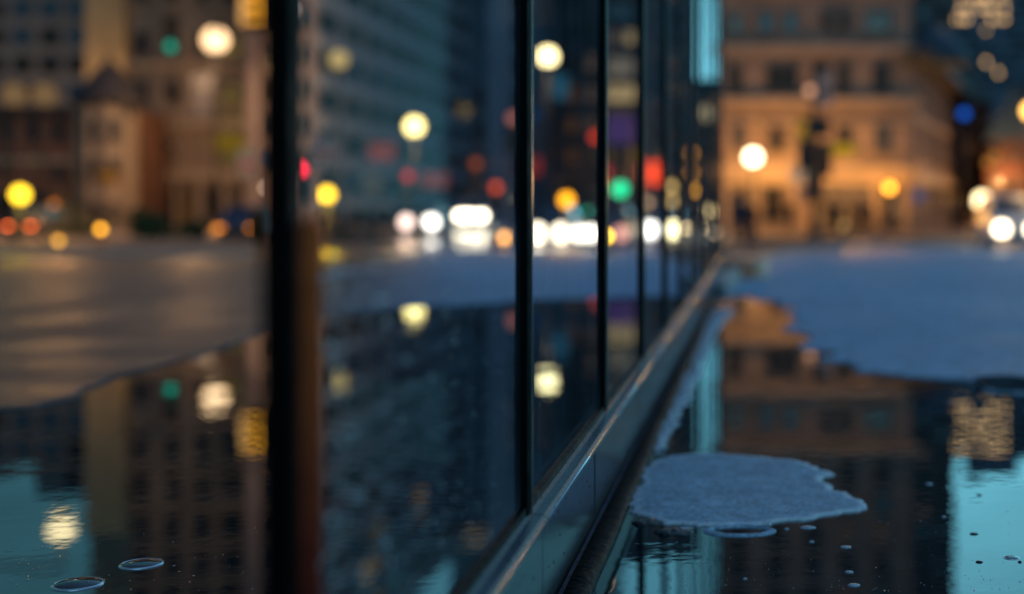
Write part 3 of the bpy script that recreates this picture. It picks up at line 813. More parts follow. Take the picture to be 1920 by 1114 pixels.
sign(300, 345, 87.7, 22, 60, lit('orange_column', (1, .42, .05), .26), 'upright orange sign by the shopfront of the stone building', post=False)

# dark mast carrying signals before the amber building
t = thing('signal_mast', 'tall dark mast carrying black signal heads in front of the amber-lit building', 'signal mast', (XX(1527, 61), 61, ZF))
MB().tube([(0, 0, 0), (0, 0, ZZ(120, 61) - ZF)], [.16, .10], 12).build('pole', IRON, t)
MB().lathe((0, 0, 0), [(.34, 0), (.34, .2), (.22, .5), (.19, 1.3), (.14, 1.4)], 14).build('base', IRON, t)
for (px, py, w, h) in ((1534, 240, 44, 34), (1510, 292, 30, 60), (1546, 300, 26, 66), (1538, 130, 30, 22), (1526, 350, 30, 50)):
    hd = MB().box((XX(px, 61) - XX(1527, 61), -.2, ZZ(py, 61) - ZF), (w * 61 / F, .35, h * 61 / F)).bevel(.05, 1).build('signal_head', IRON, t)
MB().tube([(XX(1500, 61) - XX(1527, 61), 0, ZZ(225, 61) - ZF), (XX(1556, 61) - XX(1527, 61), 0, ZZ(225, 61) - ZF)], .05, 8).build('crossarm', IRON, t)
MB().ball((XX(1518, 61) - XX(1527, 61), -.3, ZZ(171, 61) - ZF), .2, 0, 2).build('lamp', em('mast_lamp', (1, .5, .3), .22, 17), t)

# wall lamps and small lights
def wall_lamp(px, py, Y, dpx, col, disp, label, power=0, pole=False):
    x, z = XX(px, Y), ZZ(py, Y); r = dpx / 2 * Y / F
    t = thing('bollard_lamp' if pole else 'wall_lamp', label, 'bollard lamp' if pole else 'wall lamp', (x, Y, z), group='low lamps on posts' if pole else 'small lamps on the building fronts')
    MB().lathe((0, 0, 0), [(r * .75, -r), (r, -r * .5), (r, r * .5), (r * .7, r)], 14).build('lamp_glass', em('wl_' + label[:30], col, disp, dpx), t)
    MB().lathe((0, 0, r), [(r * 1.1, 0), (r * .9, r * .3), (.02, r * .7)], 14).build('cap', IRON, t)
    if pole: MB().tube([(0, 0, -r), (0, 0, min(-r - .05, ZF + .12 - z))], max(.03, r * .3), 10).build('pole', IRON, t)
    else: MB().tube([(0, 0, r * 1.5), (0, r * 1.2, r * 1.7), (0, r * 2.2, r * .4)], max(.02, r * .14), 8).build('bracket', IRON, t)
    if power: plight((x, Y - r - .25, z), power, col)
wall_lamp(1668, 352, 72.55, 15, (1, .38, .03), 1.2, 'orange lamp on the ground floor front of the amber-lit building', 90)
wall_lamp(1772, 372, 92.4, 11, (1, .5, .12), .08, 'left amber lamp of the close pair on the side street wall')
wall_lamp(1790, 372, 100.2, 11, (1, .5, .12), .08, 'right amber lamp of the close pair on the side street wall')
wall_lamp(1866, 292, 91.5, 11, (1, .45, .08), .06, 'upper amber lamp on the dark brick houses')
wall_lamp(1852, 306, 91.5, 11, (1, .45, .08), .06, 'lower amber lamp on the dark brick houses')
wall_lamp(1297, 288, 131.4, 12, (1, .42, .05), .18, 'highest faint amber lamp left of the amber-lit building')
wall_lamp(1297, 324, 131.4, 12, (1, .42, .05), .17, 'middle faint amber lamp left of the amber-lit building')
wall_lamp(1304, 357, 131.4, 13, (1, .45, .05), .28, 'lowest faint amber lamp left of the amber-lit building')
wall_lamp(1258, 350, 131.4, 13, (.9, .6, .2), .26, 'upper faint gold lamp above the right headlights')
wall_lamp(1260, 377, 131.4, 13, (.9, .6, .2), .22, 'lower faint gold lamp above the right headlights')
wall_lamp(1214, 380, 131.4, 13, (.9, .55, .3), .2, 'faint peach lamp above the left headlight in the fourth glass pane')
wall_lamp(1330, 396, 60, 16, (1, .75, .35), .6, 'gold lamp low by the left corner of the amber-lit building', pole=True)
wall_lamp(1340, 436, 58, 10, (1, .75, .5), .3, 'tiny low lamp near the walking person', pole=True)
wall_lamp(1580, 422, 70, 14, (1, .6, .2), .10, 'dim lamp low among the bystanders', pole=True)
wall_lamp(300, 330, 87.5, 15, (1, .36, .02), .45, 'orange lamp at the top of the upright orange sign', 160)
wall_lamp(254, 367, 87.5, 14, (.9, .12, .08), .1, 'left dim red lamp over the hedge')
wall_lamp(277, 363, 87.5, 14, (.9, .12, .08), .12, 'right dim red lamp over the hedge')
wall_lamp(498, 352, 83.6, 8, (1, .7, .5), .14, 'small pale lamp touching the left side of the thick near post')
wall_lamp(548, 17, 83.6, 10, (1, .8, .7), .22, 'small pale lamp at the top right of the thick near post')
wall_lamp(80, 395, 81.6, 10, (.9, .35, .45), .4, 'small pink lamp right below the amber beacon at far left')
wall_lamp(101, 384, 81.6, 12, (1, .28, .03), .12, 'small orange lamp right of the pink one at far left')

def warning(px, py, Y, dpx, col, disp, label):
    x, z = XX(px, Y), ZZ(py, Y); r = dpx / 2 * Y / F
    t = thing('warning_light', label, 'warning light', (x, Y, ZF), group='amber warning lights by the road')
    H = z - ZF
    MB().box((0, .05, .05), (.5, .3, .1)).bevel(.02, 1).build('foot', TYRE, t)
    MB().box((0, .05, H * .45), (.16, .05, H * .8)).bevel(.01, 1).build('panel', pm('barrier_panel', (.5, .12, .05), .5), t)
    MB().box((0, .03, H - r - .05), (.2, .12, .12)).bevel(.02, 1).build('battery_case', PLASTIC, t)
    MB().lathe((0, 0, H), [(r, .06), (r, 0), (r * .7, -.06), (r * .2, -.08)], 16, axis='Y').build('lens', em('wn_' + label[:30], col, disp, dpx), t)
warning(945, 446, 52, 14, (1, .45, .12), 1.0, 'amber warning light just left of the middle post')
warning(1137, 443, 44, 13, (1, .62, .03), 1.6, 'yellow warning light hugging the second thin post')
warning(188, 430, 48, 12, (1, .45, .03), .65, 'amber warning light left of the hedge')
warning(109, 452, 47, 12, (1, .5, .06), .33, 'dim amber warning light low at the left')

# ------------------------------------------------------------------ cars
def loft(m, st, mi=0):
    """st: (y, halfwidth_bottom, halfwidth_top, z_bottom, z_top)"""
    rings = []
    for y, wb, wt, zb, zt in st:
        c = min(.09, (zt - zb) * .3)
        pr = [(-wb + c, zb), (-wb, zb + c), (-(wb * .4 + wt * .6) - .02, zb + (zt - zb) * .6), (-wt + .02, zt - c * .8), (-wt + c * 1.6, zt), (0, zt + .015),
              (wt - c * 1.6, zt), (wt - .02, zt - c * .8), ((wb * .4 + wt * .6) + .02, zb + (zt - zb) * .6), (wb, zb + c), (wb - c, zb), (0, zb)]
        rings.append([m.b.verts.new((x, y, z)) for x, z in pr])
    n = len(rings[0])
    for a, b in zip(rings, rings[1:]):
        for i in range(n):
            f = m.b.faces.new((a[i], a[(i + 1) % n], b[(i + 1) % n], b[i])); f.smooth = True; f.material_index = mi
    m.b.faces.new(rings[0]); m.b.faces.new(rings[-1][::-1])
def car(name, px, Y, paint, label, W=1.72, H=1.48, rear=False, lights=None, tails=None, kind='car', rz=0, hz=.62, hr=.10, z0=ZF):
    """px = photo column of the car's middle; front towards the camera unless rear"""
    X = XX(px, Y); hw = W / 2
    t = thing(name, label, kind, (X, Y + 2.1, z0), rz + (PI if rear else 0))
    if rear: t.location.y = Y + 2.1
    van = H > 1.65
    m = MB()
    bl = .62 * H
    loft(m, [(-2.12, hw * .80, hw * .76, .34, bl * .78), (-2.02, hw * .95, hw * .9, .26, bl * .88), (-1.6, hw, hw * .95, .22, bl * .95), (-.9, hw, hw * .96, .2, bl * 1.03),
             (0, hw, hw * .96, .2, bl * 1.05), (1.2, hw, hw * .96, .2, bl * 1.06), (1.9, hw * .97, hw * .93, .25, bl * 1.04), (2.12, hw * .86, hw * .82, .34, bl * .95)])
    body = m.build('body', paint, t)
    # cabin pillars and roof
    yb0, yf0 = (2.0 if van else 1.75), -1.0
    yb1, yf1 = (1.85 if van else 1.1), -.25
    wl, wr = hw * .92, hw * .74
    zb, zt = bl * 1.03, H
    lo = [(-wl, yf0), (wl, yf0), (wl, yb0), (-wl, yb0)]; hi = [(-wr, yf1), (wr, yf1), (wr, yb1), (-wr, yb1)]
    m = MB(); a = [m.b.verts.new((x, y, zb)) for x, y in lo]; b = [m.b.verts.new((x, y, zt)) for x, y in hi]
    for i in range(4): m.b.faces.new((a[i], a[(i + 1) % 4], b[(i + 1) % 4], b[i]))
    m.b.faces.new(b); m.b.faces.new(a[::-1]); m.bevel(.07, 3); m.build('cabin', paint, t)
    def panel(i, t0, t1, s0, s1, off, nm):
        p = [Vector((*lo[i], zb)), Vector((*lo[(i + 1) % 4], zb)), Vector((*hi[(i + 1) % 4], zt)), Vector((*hi[i], zt))]
        def bi(u, v): return (p[0].lerp(p[1], u)).lerp(p[3].lerp(p[2], u), v)
        nrm = (p[1] - p[0]).cross(p[3] - p[0]).normalized()
        q = [bi(t0, s0), bi(t1, s0), bi(t1, s1), bi(t0, s1)]
        mm = MB(); mm.quad([v + nrm * off for v in q]); return mm.build(nm, CARGLASS, t)
    panel(0, .07, .93, .08, .88, .006, 'windscreen'); panel(2, .08, .92, .15, .85, .006, 'rear_window')
    for i in (1, 3):
        panel(i, .06, .48, .1, .86, .006, 'side_window'); panel(i, .52, .94, .1, .86, .006, 'side_window')
    # bumper, grille, plate
    MB().box((0, -2.13, .42), (W * .84, .10, .16)).bevel(.04, 2).build('bumper', PLASTIC, t)
    MB().box((0, -2.12, .60 if not van else .72), (W * .42, .07, .13)).bevel(.02, 1).build('grille', PLASTIC, t)
    MB().box((0, 2.15, .46), (W * .84, .10, .16)).bevel(.04, 2).build('bumper', PLASTIC, t)
    pl = MB().box((0, -2.19, .44), (.46, .02, .11)).build('number_plate', pm('plate', (.5, .5, .46), .5), t)
    for sx in (-1, 1):
        MB().box((sx * (hw + .07), -.78, zb + .06), (.16, .10, .12)).bevel(.03, 1).build('mirror', paint, t)
        for yy in (-1.32, 1.3):
            w = MB().lathe((sx * (hw - .13), yy, .31), [(.31, -.09), (.33, -.06), (.33, .06), (.31, .09)], 20, axis='X').build('tyre', TYRE, t)
            w.name = 'wheel'
            MB().lathe((sx * (hw - .03), yy, .31), [(.20, -.02), (.21, .0), (.16, .012), (.04, .02)], 16, axis='X').build('rim', CHROME, w)
    # headlights: (offset x, z, radius, material)
    if not rear:
        for (ox, oz, rr, mt) in (lights or []):
            hl = MB().lathe((ox, -2.16, oz), [(rr, .10), (rr, 0), (rr * .8, -.03), (rr * .3, -.045)], 16, axis='Y').build('headlight', mt, t)
        for sx in (-1, 1): MB().box((sx * hw * .74, 2.10, bl * .82), (.22, .08, .16)).bevel(.03, 1).build('tail_light', pm('tail_lens', (.25, .01, .01), .2), t)
    else:
        for (ox, oz, rr, mt) in (lights or []):
            MB().box((ox, 2.14, oz), (rr * 2.4, .08, rr * 1.7)).bevel(.03, 2).build('tail_light', mt, t)
        for sx in (-1, 1): MB().box((sx * hw * .72, -2.06, bl * .8), (.28, .08, .14)).bevel(.03, 1).build('headlight', pm('lamp_lens', (.4, .4, .42), .1), t)
    return t
def hm(n, col, disp, r, Y): r *= 1.0; return em(n, col, disp, 2 * r * F / Y)
NAVY = pm('navy_paint', (.012, .02, .045), .2, ns=1, na=.2, spec=.8); SILV = pm('silver_paint', (.28, .29, .30), .25, .5, ns=1, na=.1)
DKGR = pm('charcoal_paint', (.02, .02, .022), .22, ns=1, na=.2, spec=.8); WHITEP = pm('white_paint', (.6, .6, .6), .25, ns=1, na=.06); MAROON = pm('maroon_paint', (.06, .008, .01), .22, ns=1, na=.2, spec=.8)
def pair(cx, xs, py, Y, n, col=(1, .86, .62), disp=2.6, r=.33, cols=None):
    out = []
    for i, x in enumerate(xs):
        c, d = (cols[i] if cols else (col, disp))
        out.append((XX(x, Y) - XX(cx, Y), ZZ(py, Y) - ZF, r, hm(f'headlamp_{n}_{i}', c, d, r, Y)))
    return out
car('parked_car', 786, 72, DKGR, 'charcoal car with one pinkish and one white headlight under the yellow globe lamp', lights=pair(786, (762, 809), 417, 72, 'a', cols=[((1, .7, .58), 1.3), ((1, .93, .8), 2.2)]))
car('van', 882, 100, WHITEP, 'pale van with four brilliant headlights left of the middle post', W=1.8, H=1.95, kind='van', lights=pair(882, (862, 876, 890, 904), 405, 100, 'b', r=.30, disp=2.2))
car('oncoming_car', 1030, 55, NAVY, 'navy car with bright headlights just right of the middle post', W=1.5, lights=pair(1030, (1008, 1053), 437, 55, 'c'))
car('oncoming_car', 1130, 50, MAROON, 'maroon car with one twin white and one dim pink headlight behind the second thin post', lights=pair(1130, (1086, 1108, 1164), 438, 50, 'd', r=.24, cols=[((1, .9, .72), 1.9), ((1, .92, .78), 2.0), ((1, .45, .38), .55)]))
car('oncoming_car', 1240, 60, SILV, 'silver car with bright headlights in the fourth glass pane', W=1.6, lights=pair(1240, (1218, 1264), 431, 60, 'e', cols=[((1, .94, .84), 2.2), ((1, .86, .45), 2.2)]))
car('oncoming_car', 1907, 49, pm('pale_paint', (.72, .76, .82), .25, .1, ns=1, na=.06), 'pale car with blazing headlights cut by the right edge', W=1.74, H=1.85, lights=pair(1907, (1878, 1938), 430, 49, 'f', disp=3.0, r=.26))
AMT = em('tail_orange', (1, .16, .03), .75, 12); AMT2 = em('tail_amber', (1, .3, .02), .35, 14)
def tails(cx, xs, py, Y, mt, r=.11): return [(-(XX(x, Y) - XX(cx, Y)), ZZ(py, Y) - ZF, r, mt) for x in xs]
def rcar(px, Y, *a, **k):
    o = car('departing_car', px, Y, *a, rear=True, **k); return o
rcar(37, 62, DKGR, 'dark car with two orange-red tail lights at the far left edge', lights=tails(37, (16, 58), 426, 62, AMT))
rcar(442, 56, pm('blue_paint', (.03, .06, .16), .2, ns=1, na=.2), 'blue car with dull orange tail lights left of the thick near post', lights=tails(442, (411, 474), 430, 56, AMT2, .14))
car('oncoming_car', 1300, 78, NAVY, 'dark car with faint gold lights beside the last glass panes', W=1.6, lights=pair(1300, (1290, 1312), 428, 78, 'g', disp=.4, r=.1, col=(1, .75, .4)))

# ------------------------------------------------------------------ hedge and planter
STONEP = pm('planter_stone', (.22, .17, .14), .7, ns=3, na=.3)
LEAF = pm('hedge_leaf', (.035, .075, .02), .6, ns=4, na=.5)
def planter(px0, px1, pyb, pyt, Y, label):
    x0, x1 = XX(px0, Y), XX(px1, Y); zt = ZZ(pyt, Y); z0 = ZF + .1
    t = thing('planter', label, 'planter', ((x0 + x1) / 2, Y, z0))
    MB().box((0, .5, (zt - z0) / 2 - .04), (x1 - x0, 1.0, zt - z0 - .08)).bevel(.03, 1).build('trough', STONEP, t)
    MB().box((0, .5, zt - z0 - .02), (x1 - x0 + .16, 1.16, .1)).bevel(.02, 1).build('coping', pm('coping_stone', (.3, .25, .21), .6, ns=4), t)
def foliage(name, px0, px1, pyt, pyb, Y, label, cat, n=2600, seed=1, stem=True):
    r = random.Random(seed); x0, x1 = XX(px0, Y), XX(px1, Y); zb, zt = ZZ(pyb, Y), ZZ(pyt, Y)
    cx = (x0 + x1) / 2
    t = thing(name, label, cat, (cx, Y + .5, zb))
    m = MB(); H = zt - zb; Wd = (x1 - x0) / 2
    cl = [(r.uniform(-.85, .85) * Wd, r.uniform(-.4, .4), r.uniform(.25, .85) * H, r.uniform(.3, .55) * H) for _ in range(max(5, int(Wd * 6)))]
    for i in range(n):
        c = r.choice(cl); d = Vector((r.gauss(0, 1), r.gauss(0, 1), r.gauss(0, 1))).normalized() * c[3] * r.uniform(.6, 1.05)
        p = Vector((c[0] + d.x, c[1] + d.y * .8, max(.02, c[2] + d.z)))
        u = Vector((r.gauss(0, 1), r.gauss(0, 1), r.gauss(0, 1))).normalized(); v = u.orthogonal().normalized(); s = r.uniform(.04, .09)
        m.quad([p + u * s, p + v * s * .5, p - u * s, p - v * s * .5])
    m.build('foliage', LEAF, t)
    mm = MB()
    for i in range(5): 
        x = r.uniform(-.7, .7) * Wd; mm.tube([(x, 0, -.1), (x + r.uniform(-.2, .2), 0, H * .3), (x + r.uniform(-.3, .3), .1, H * .75)], [.03, .022, .01], 6)
    mm.build('stem', pm('bark', (.05, .035, .025), .9), t)
planter(220, 388, 484, 450, 57, 'long low stone planter under the hedge on the left pavement')
foliage('hedge', 236, 300, 400, 452, 57, 'taller left clump of dark green hedge growing in the stone planter', 'hedge', 2600, 3)
foliage('hedge', 296, 384, 420, 452, 57, 'lower right clump of dark green hedge growing in the stone planter', 'hedge', 2600, 5)
foliage('shrub', 118, 160, 392, 470, 60, 'dark shrub standing left of the planter near the corner building', 'shrub', 1800, 8)
planter(610, 740, 470, 452, 68, 'low stone planter seen through the first glass pane')
foliage('hedge', 612, 735, 430, 455, 68, 'low dark hedge seen through the first glass pane', 'hedge', 2400, 9)
# litter bin and utility box near the blue car
t = thing('litter_bin', 'dark litter bin on the pavement edge just left of the thick near post', 'bin', (XX(488, 52), 52, ZF + .12))
MB().lathe((0, 0, 0), [(.26, 0), (.30, .05), (.33, .95), (.34, 1.0)], 18).build('barrel', IRON, t)
MB().lathe((0, 0, 1.02), [(.35, 0), (.33, .12), (.2, .22), (.05, .25)], 18).build('lid', PLASTIC, t)

# ------------------------------------------------------------------ buildings
WFRAME = pm('window_frame', (.10, .09, .085), .5); PANE = pm('dark_pane', (.010, .010, .012), .12, ns=.5, na=.4, spec=.22)
PANEB = lit_pane('teal_pane', (.03, .32, .48), .16); PANEB2 = lit_pane('pale_teal_pane', (.22, .42, .46), .14); PANEW = lit_pane('warm_pane', (1, .62, .26), .55)
PANEY = lit_pane('yellow_pane', (1, .58, .08), .13); PANEBL = lit_pane('blue_pane', (.03, .16, .34), .07); PANEBR = lit_pane('brown_pane', (.9, .36, .1), .07); PANEH = lit_pane('hot_pane', (1, .62, .28), 1.5)
PANEBE = lit_pane('beige_pane', (.95, .68, .42), .17); PANEO = lit_pane('gold_pane', (1, .66, .26), .42)
PANET = lit_pane('bright_pane', (1, .60, .26), 2.6)
_WM = {}
def wmesh(w, h, pane, frame, bars=1):
    key = (round(w, 2), round(h, 2), pane.name, frame.name, bars)
    if key in _WM: return _WM[key]
    m = MB(); f = .09
    m.box((0, -.05, h / 2 + f / 2), (w + 2 * f, .14, f)); m.box((0, -.08, -h / 2 - f / 2), (w + 2.6 * f, .24, f))
    for s in (-1, 1): m.box((s * (w / 2 + f / 2), -.05, 0), (f, .14, h))
    for i in range(bars): m.box(((i + 1) * w / (bars + 1) - w / 2, -.035, 0), (.05, .05, h))
    m.box((0, -.037, h * .12), (w, .045, .05))
    m.quad([(-w / 2, -.012, -h / 2), (w / 2, -.012, -h / 2), (w / 2, -.012, h / 2), (-w / 2, -.012, h / 2)], 1)
    me = m.mesh('window', [frame, pane]); _WM[key] = me
    return me
class Bld:
    def __init__(s, name, label, A, B, back, z1, mat, cat='building', z0=ZF, group=None):
        s.A = Vector((A[0], A[1], 0)); s.B = Vector((B[0], B[1], 0)); s.z0 = z0; s.z1 = z1; s.mat = mat
        s.t = thing(name, label, cat, (A[0], A[1], z0), group=group)
        s.u = (s.B - s.A).normalized(); s.len = (s.B - s.A).length; s.ang = math.atan2(s.u.y, s.u.x)
        s.n = Vector((s.u.y, -s.u.x, 0))           # outward
        bk = Vector((back[0], back[1], 0))
        s.wall = MB().prism([(0, 0), tuple((s.B - s.A)[:2]), tuple((s.B - s.A + bk)[:2]), tuple(bk[:2])], 0, z1 - z0).build('wall', mat, s.t)
    def edge(s, A, B):
        """switch to another facade of the same building"""
        s.EA = Vector((A[0], A[1], 0)); s.u = (Vector((B[0], B[1], 0)) - s.EA).normalized(); s.ang = math.atan2(s.u.y, s.u.x); s.n = Vector((s.u.y, -s.u.x, 0)); s.len = (Vector((B[0], B[1], 0)) - s.EA).length
    def P(s, u, z, off=0):
        o = getattr(s, 'EA', s.A) - s.A
        q = o + s.u * u + s.n * off
        return (q.x, q.y, z - s.z0)
    def win(s, u, z, w, h, pane=PANE, frame=WFRAME, bars=1, name='window'):
        return link(name, wmesh(w, h, pane, frame, bars), s.t, s.P(u, z), s.ang)
    def band(s, z, h, proud, mat=None, u0=None, u1=None, name='cornice'):
        u0 = -proud if u0 is None else u0; u1 = s.len + proud if u1 is None else u1
        return s._band(z, h, proud, mat or s.mat, u0, u1, name)
    def _band(s, z, h, proud, mat, u0, u1, name):
        me = MB().box((0, -(proud) / 2 + .05, 0), (u1 - u0, proud + .1, h)).box((0, -(proud) / 4 + .05, -h * .5 - h * .19), (u1 - u0 - proud, proud * .5 + .1, h * .38)).mesh(name, mat)
        return link(name, me, s.t, s.P((u0 + u1) / 2, z), s.ang)
    def fw(s, px, py, w, h, Y, pane=PANE, frame=WFRAME, bars=1, name='window'):
        k = Y / F
        return s.win(XX(px, Y) - s.A.x, ZZ(py, Y), w * k, h * k, pane, frame, bars, name)

# --- amber-lit corner building on the right
Y1 = 73; k1 = Y1 / F
STONE = brickmat('sandstone', (.28, .215, .18), (.33, .25, .21), (.18, .14, .12), .55, 1.5, .62)
TRIM = pm('stone_trim', (.36, .28, .22), .7, ns=2, na=.2)
A, B = (XX(1347, Y1), Y1), (XX(1708, Y1), Y1)
b = Bld('corner_building', 'amber-lit stone corner building with cornices and dark windows at the right', A, B, (1.5, 34), ZZ(-330, Y1), STONE)
for y, hh, pr in ((90, 14, .3), (190, 14, .42), (318, 16, .45), (338, 10, .25), (-20, 16, .4), (228, 6, .15)):
    b.band(ZZ(y, Y1), hh * k1, pr, TRIM)
for (px, py, w, h, pn, br) in ((1380, 45, 18, 26, PANEB2, 0), (1437, 43, 18, 26, PANEB, 0), (1482, 43, 18, 26, PANEB, 0), (1552, 40, 18, 30, PANE, 0), (1566, 40, 12, 28, PANEBR, 0), (1584, 40, 14, 30, PANE, 0), (1645, 42, 44, 30, PANEB2, 2),
                               (1380, 150, 20, 48, PANE, 1), (1467, 146, 56, 44, PANE, 2), (1580, 150, 20, 52, PANE, 1), (1651, 147, 26, 50, PANE, 1),
                               (1386, 256, 20, 42, PANEBR, 1), (1457, 262, 22, 42, PANE, 1), (1583, 258, 22, 40, PANE, 1), (1655, 260, 26, 48, PANEBR, 1)):
    b.fw(px, py, w, h, Y1, pn, bars=br)
for row in range(5):
    for px in (1385, 1455, 1525, 1590, 1655): b.fw(px, -62 - row * 58, 22, 34, Y1, R_.choice((PANE, PANE, PANEBL, PANEBR)))
b.fw(1450, 382, 34, 62, Y1, PANE, WFRAME, 1, 'door')
b.fw(1386, 386, 26, 58, Y1, PANEBR, WFRAME, 1, 'shop_window')
for px in (1545, 1582, 1619): b.fw(px, 386, 30, 76, Y1, lit_pane('shop_glow', (1, .42, .12), .34), WFRAME, 1, 'shop_window')
b.fw(1672, 388, 30, 66, Y1, PANEBR, WFRAME, 1, 'shop_window')
for px in (1362, 1418, 1488, 1524, 1640, 1700): 
    link('pilaster', MB().box((0, -.1, 0), (9 * k1, .3, 92 * k1)).bevel(.03, 1).mesh('pilaster', TRIM), b.t, b.P(XX(px, Y1) - b.A.x, ZZ(392, Y1)))
# wing running away up the side street, with deep eaves
A2, B2 = B, (XX(1803, 106), 106)
DK = pm('eaves_dark', (.05, .045, .05), .7)
wg = MB(); zt = ZZ(112, Y1) - ZF
o = Vector((A2[0] - A[0], A2[1] - A[1])); e = Vector((B2[0] - A[0], B2[1] - A[1]))
wg.prism([(o.x + .05, o.y + .02), (e.x, e.y), (e.x - 7, e.y + 3), (o.x - 2, o.y + 6)], 0, zt); wg.build('wing_wall', STONE, b.t)
b.edge(A2, B2)
b.band(ZZ(104, Y1), .5, 1.3, DK, -1.0, b.len + .6, 'eaves'); b.band(ZZ(330, Y1), .4, .35, TRIM, 0, b.len); b.band(ZZ(215, Y1), .25, .2, TRIM, 0, b.len)
for i in range(9):
    u = 2.4 + i * 3.6
    b.win(u, ZZ(165, Y1), 1.1, 1.9); b.win(u, ZZ(262, Y1), 1.1, 1.9, R_.choice((PANE, PANEBR))); b.win(u, ZZ(385, Y1), 1.8, 2.2, R_.choice((PANEBR, PANEBR, PANEY)), name='shop_window')
# corner dome
MB().lathe((o.x + 1.2, o.y + 1.2, zt), [(2.0, -.2), (2.05, .3), (1.7, .9), (1.1, 1.4), (.4, 1.75), (.08, 2.3), (.03, 3.0)], 18).build('turret_roof', pm('slate_blue', (.03, .06, .085), .5, ns=3, na=.3), b.t)

# --- tall dark slab behind it
BROWN = brickmat('dark_concrete', (.16, .13, .13), (.18, .15, .145), (.08, .07, .07), .35, 2.4, 1.1)
Y2 = 128; b = Bld('tower_block', 'tall dark tower block rising behind the amber-lit building', (XX(1560, Y2), Y2), (XX(1790, Y2), Y2), (0, 22), ZZ(-520, Y2), BROWN)
for r_ in range(16):
    for c in range(6): b.fw(1578 + c * 38, 60 - r_ * 36, 20, 20, Y2, R_.choice((PANE, PANE, PANE, PANEBL, PANEBR)), bars=0)
# --- far tower full of lit windows
Y3 = 165; b = Bld('office_tower', 'blue-grey office tower with a crowd of warm lit windows at the top right', (XX(1742, Y3), Y3), (XX(1992, Y3), Y3), (0, 25), ZZ(-62, Y3), pm('tower_cladding', (.20, .22, .27), .6, ns=.4, na=.2, spec=.2))
rr = random.Random(7)
for r_ in range(11):
    for c in range(19):
        px, py = 1756 + c * 11.6, -44 + r_ * 20
        on = (py < 48 and px < 1885 and rr.random() < .85) or (py < 150 and 1835 < px < 1900 and rr.random() < .14)
        if rr.random() < .85: b.fw(px, py, 6.5, 9, Y3, PANET if on and rr.random() < .7 else (PANEH if on else PANE), bars=0)
MB().box((9, -2 + 12, ZZ(-90, Y3) - ZF - .6), (5.5, 8, 4)).build('plant_room', pm('tower_cladding', (.1, .12, .15)), b.t)
MB().box((3, 10, ZZ(-70, Y3) - ZF), (2.5, 5, 5)).build('lift_housing', pm('tower_cladding', (.1, .12, .15)), b.t)
MB().box((6.6, 10, ZZ(-86, Y3) - ZF), (1.2, 4, 6)).build('chimney', pm('tower_cladding', (.1, .12, .15)), b.t)
# --- dark brick gabled houses
BRK = brickmat('dark_brick', (.11, .045, .035), (.15, .06, .045), (.08, .06, .05), 1, .5, .16); SLATE = pm('wet_slate', (.05, .075, .10), .3, ns=3, na=.35)
for (x0, x1, ye, yp, Y, lab) in ((1797, 1858, 190, 118, 100, 'narrow dark brick house with a pointed slate gable beside the amber-lit building'), (1850, 1985, 262, 160, 92, 'dark brick house with a sloping wet slate roof cut by the right edge')):
    kk = Y / F; b = Bld('brick_house', lab, (XX(x0, Y), Y), (XX(x1, Y), Y), (2, 14), ZZ(ye, Y), BRK, 'house', group='dark brick houses at the right')
    w = (x1 - x0) * kk; zt = ZZ(ye, Y) - ZF; zk = ZZ(yp, Y) - ZF
    m = MB()
    f0 = [(-.3, -.3, zt - .1), (w + .3, -.3, zt - .1), (w * .35, -.3, zk)]; f1 = [(x + 2, y + 14.6, z) for x, y, z in f0]
    va = [m.b.verts.new(p) for p in f0]; vb = [m.b.verts.new(p) for p in f1]
    m.b.faces.new(va); m.b.faces.new(vb[::-1])
    for i in range(3): m.b.faces.new((va[i], va[(i + 1) % 3], vb[(i + 1) % 3], vb[i]))
    rf = m.build('roof', SLATE, b.t)
    MB().box((w * .7, 5, zt + (zk - zt) * .7), (.7, .9, 2.6)).build('chimney', BRK, rf)
    for py in (ye + 30, ye + 85, ye + 140):
        for i in range(max(1, int((x1 - x0) / 34))):
            if py < 420: b.fw(x0 + 20 + i * 34, py, 14, 28, Y, R_.choice((PANE, PANE, PANEBR)))
    b.fw(x0 + 22, 408, 20, 50, Y, PANEBR, name='door')

# --- grey office block far left
GREY = pm('grey_render', (.24, .21, .19), .8, ns=.6, na=.18)
Y4 = 118; b = Bld('office_building', 'plain grey office block with blue windows at the top left', (XX(-220, Y4), Y4), (XX(168, Y4), Y4), (0, 20), ZZ(-70, Y4), GREY)
for r_ in range(6):
    for c in range(7): b.fw(-165 + c * 52, -35 + r_ * 52, 34, 28, Y4, R_.choice((PANEBL, PANEBL, PANE)), bars=1)
b.band(ZZ(-66, Y4), .5, .3)
for (px, w, h) in ((70, 4, 3.2), (118, 3, 2.4), (-120, 5, 2)): MB().box((XX(px, Y4) - b.A.x, 6, ZZ(-70, Y4) - ZF + h / 2), (w, 5, h)).build('roof_plant', GREY, b.t)
# --- tan tower
TAN = brickmat('tan_stone', (.34, .25, .17), (.38, .28, .19), (.24, .18, .13), .4, 1.8, .9)
Y5 = 110; b = Bld('tan_tower', 'tan stone tower with a pale projecting pier behind the brick corner building', (XX(168, Y5), Y5), (XX(352, Y5), Y5), (0, 18), ZZ(-440, Y5), TAN)
k5 = Y5 / F
MB().box((40 * k5, -.4, (ZZ(-185, Y5) - ZF) / 2), (74 * k5, 1.2, ZZ(-185, Y5) - ZF)).build('pier', pm('tan_pier', (.58, .40, .20), .7, ns=.5, na=.2), b.t)
for r_ in range(12):
    for px in (268, 324): b.fw(px, -150 + r_ * 56, 24, 34, Y5, PANE if R_.random() < .8 else PANEBR)
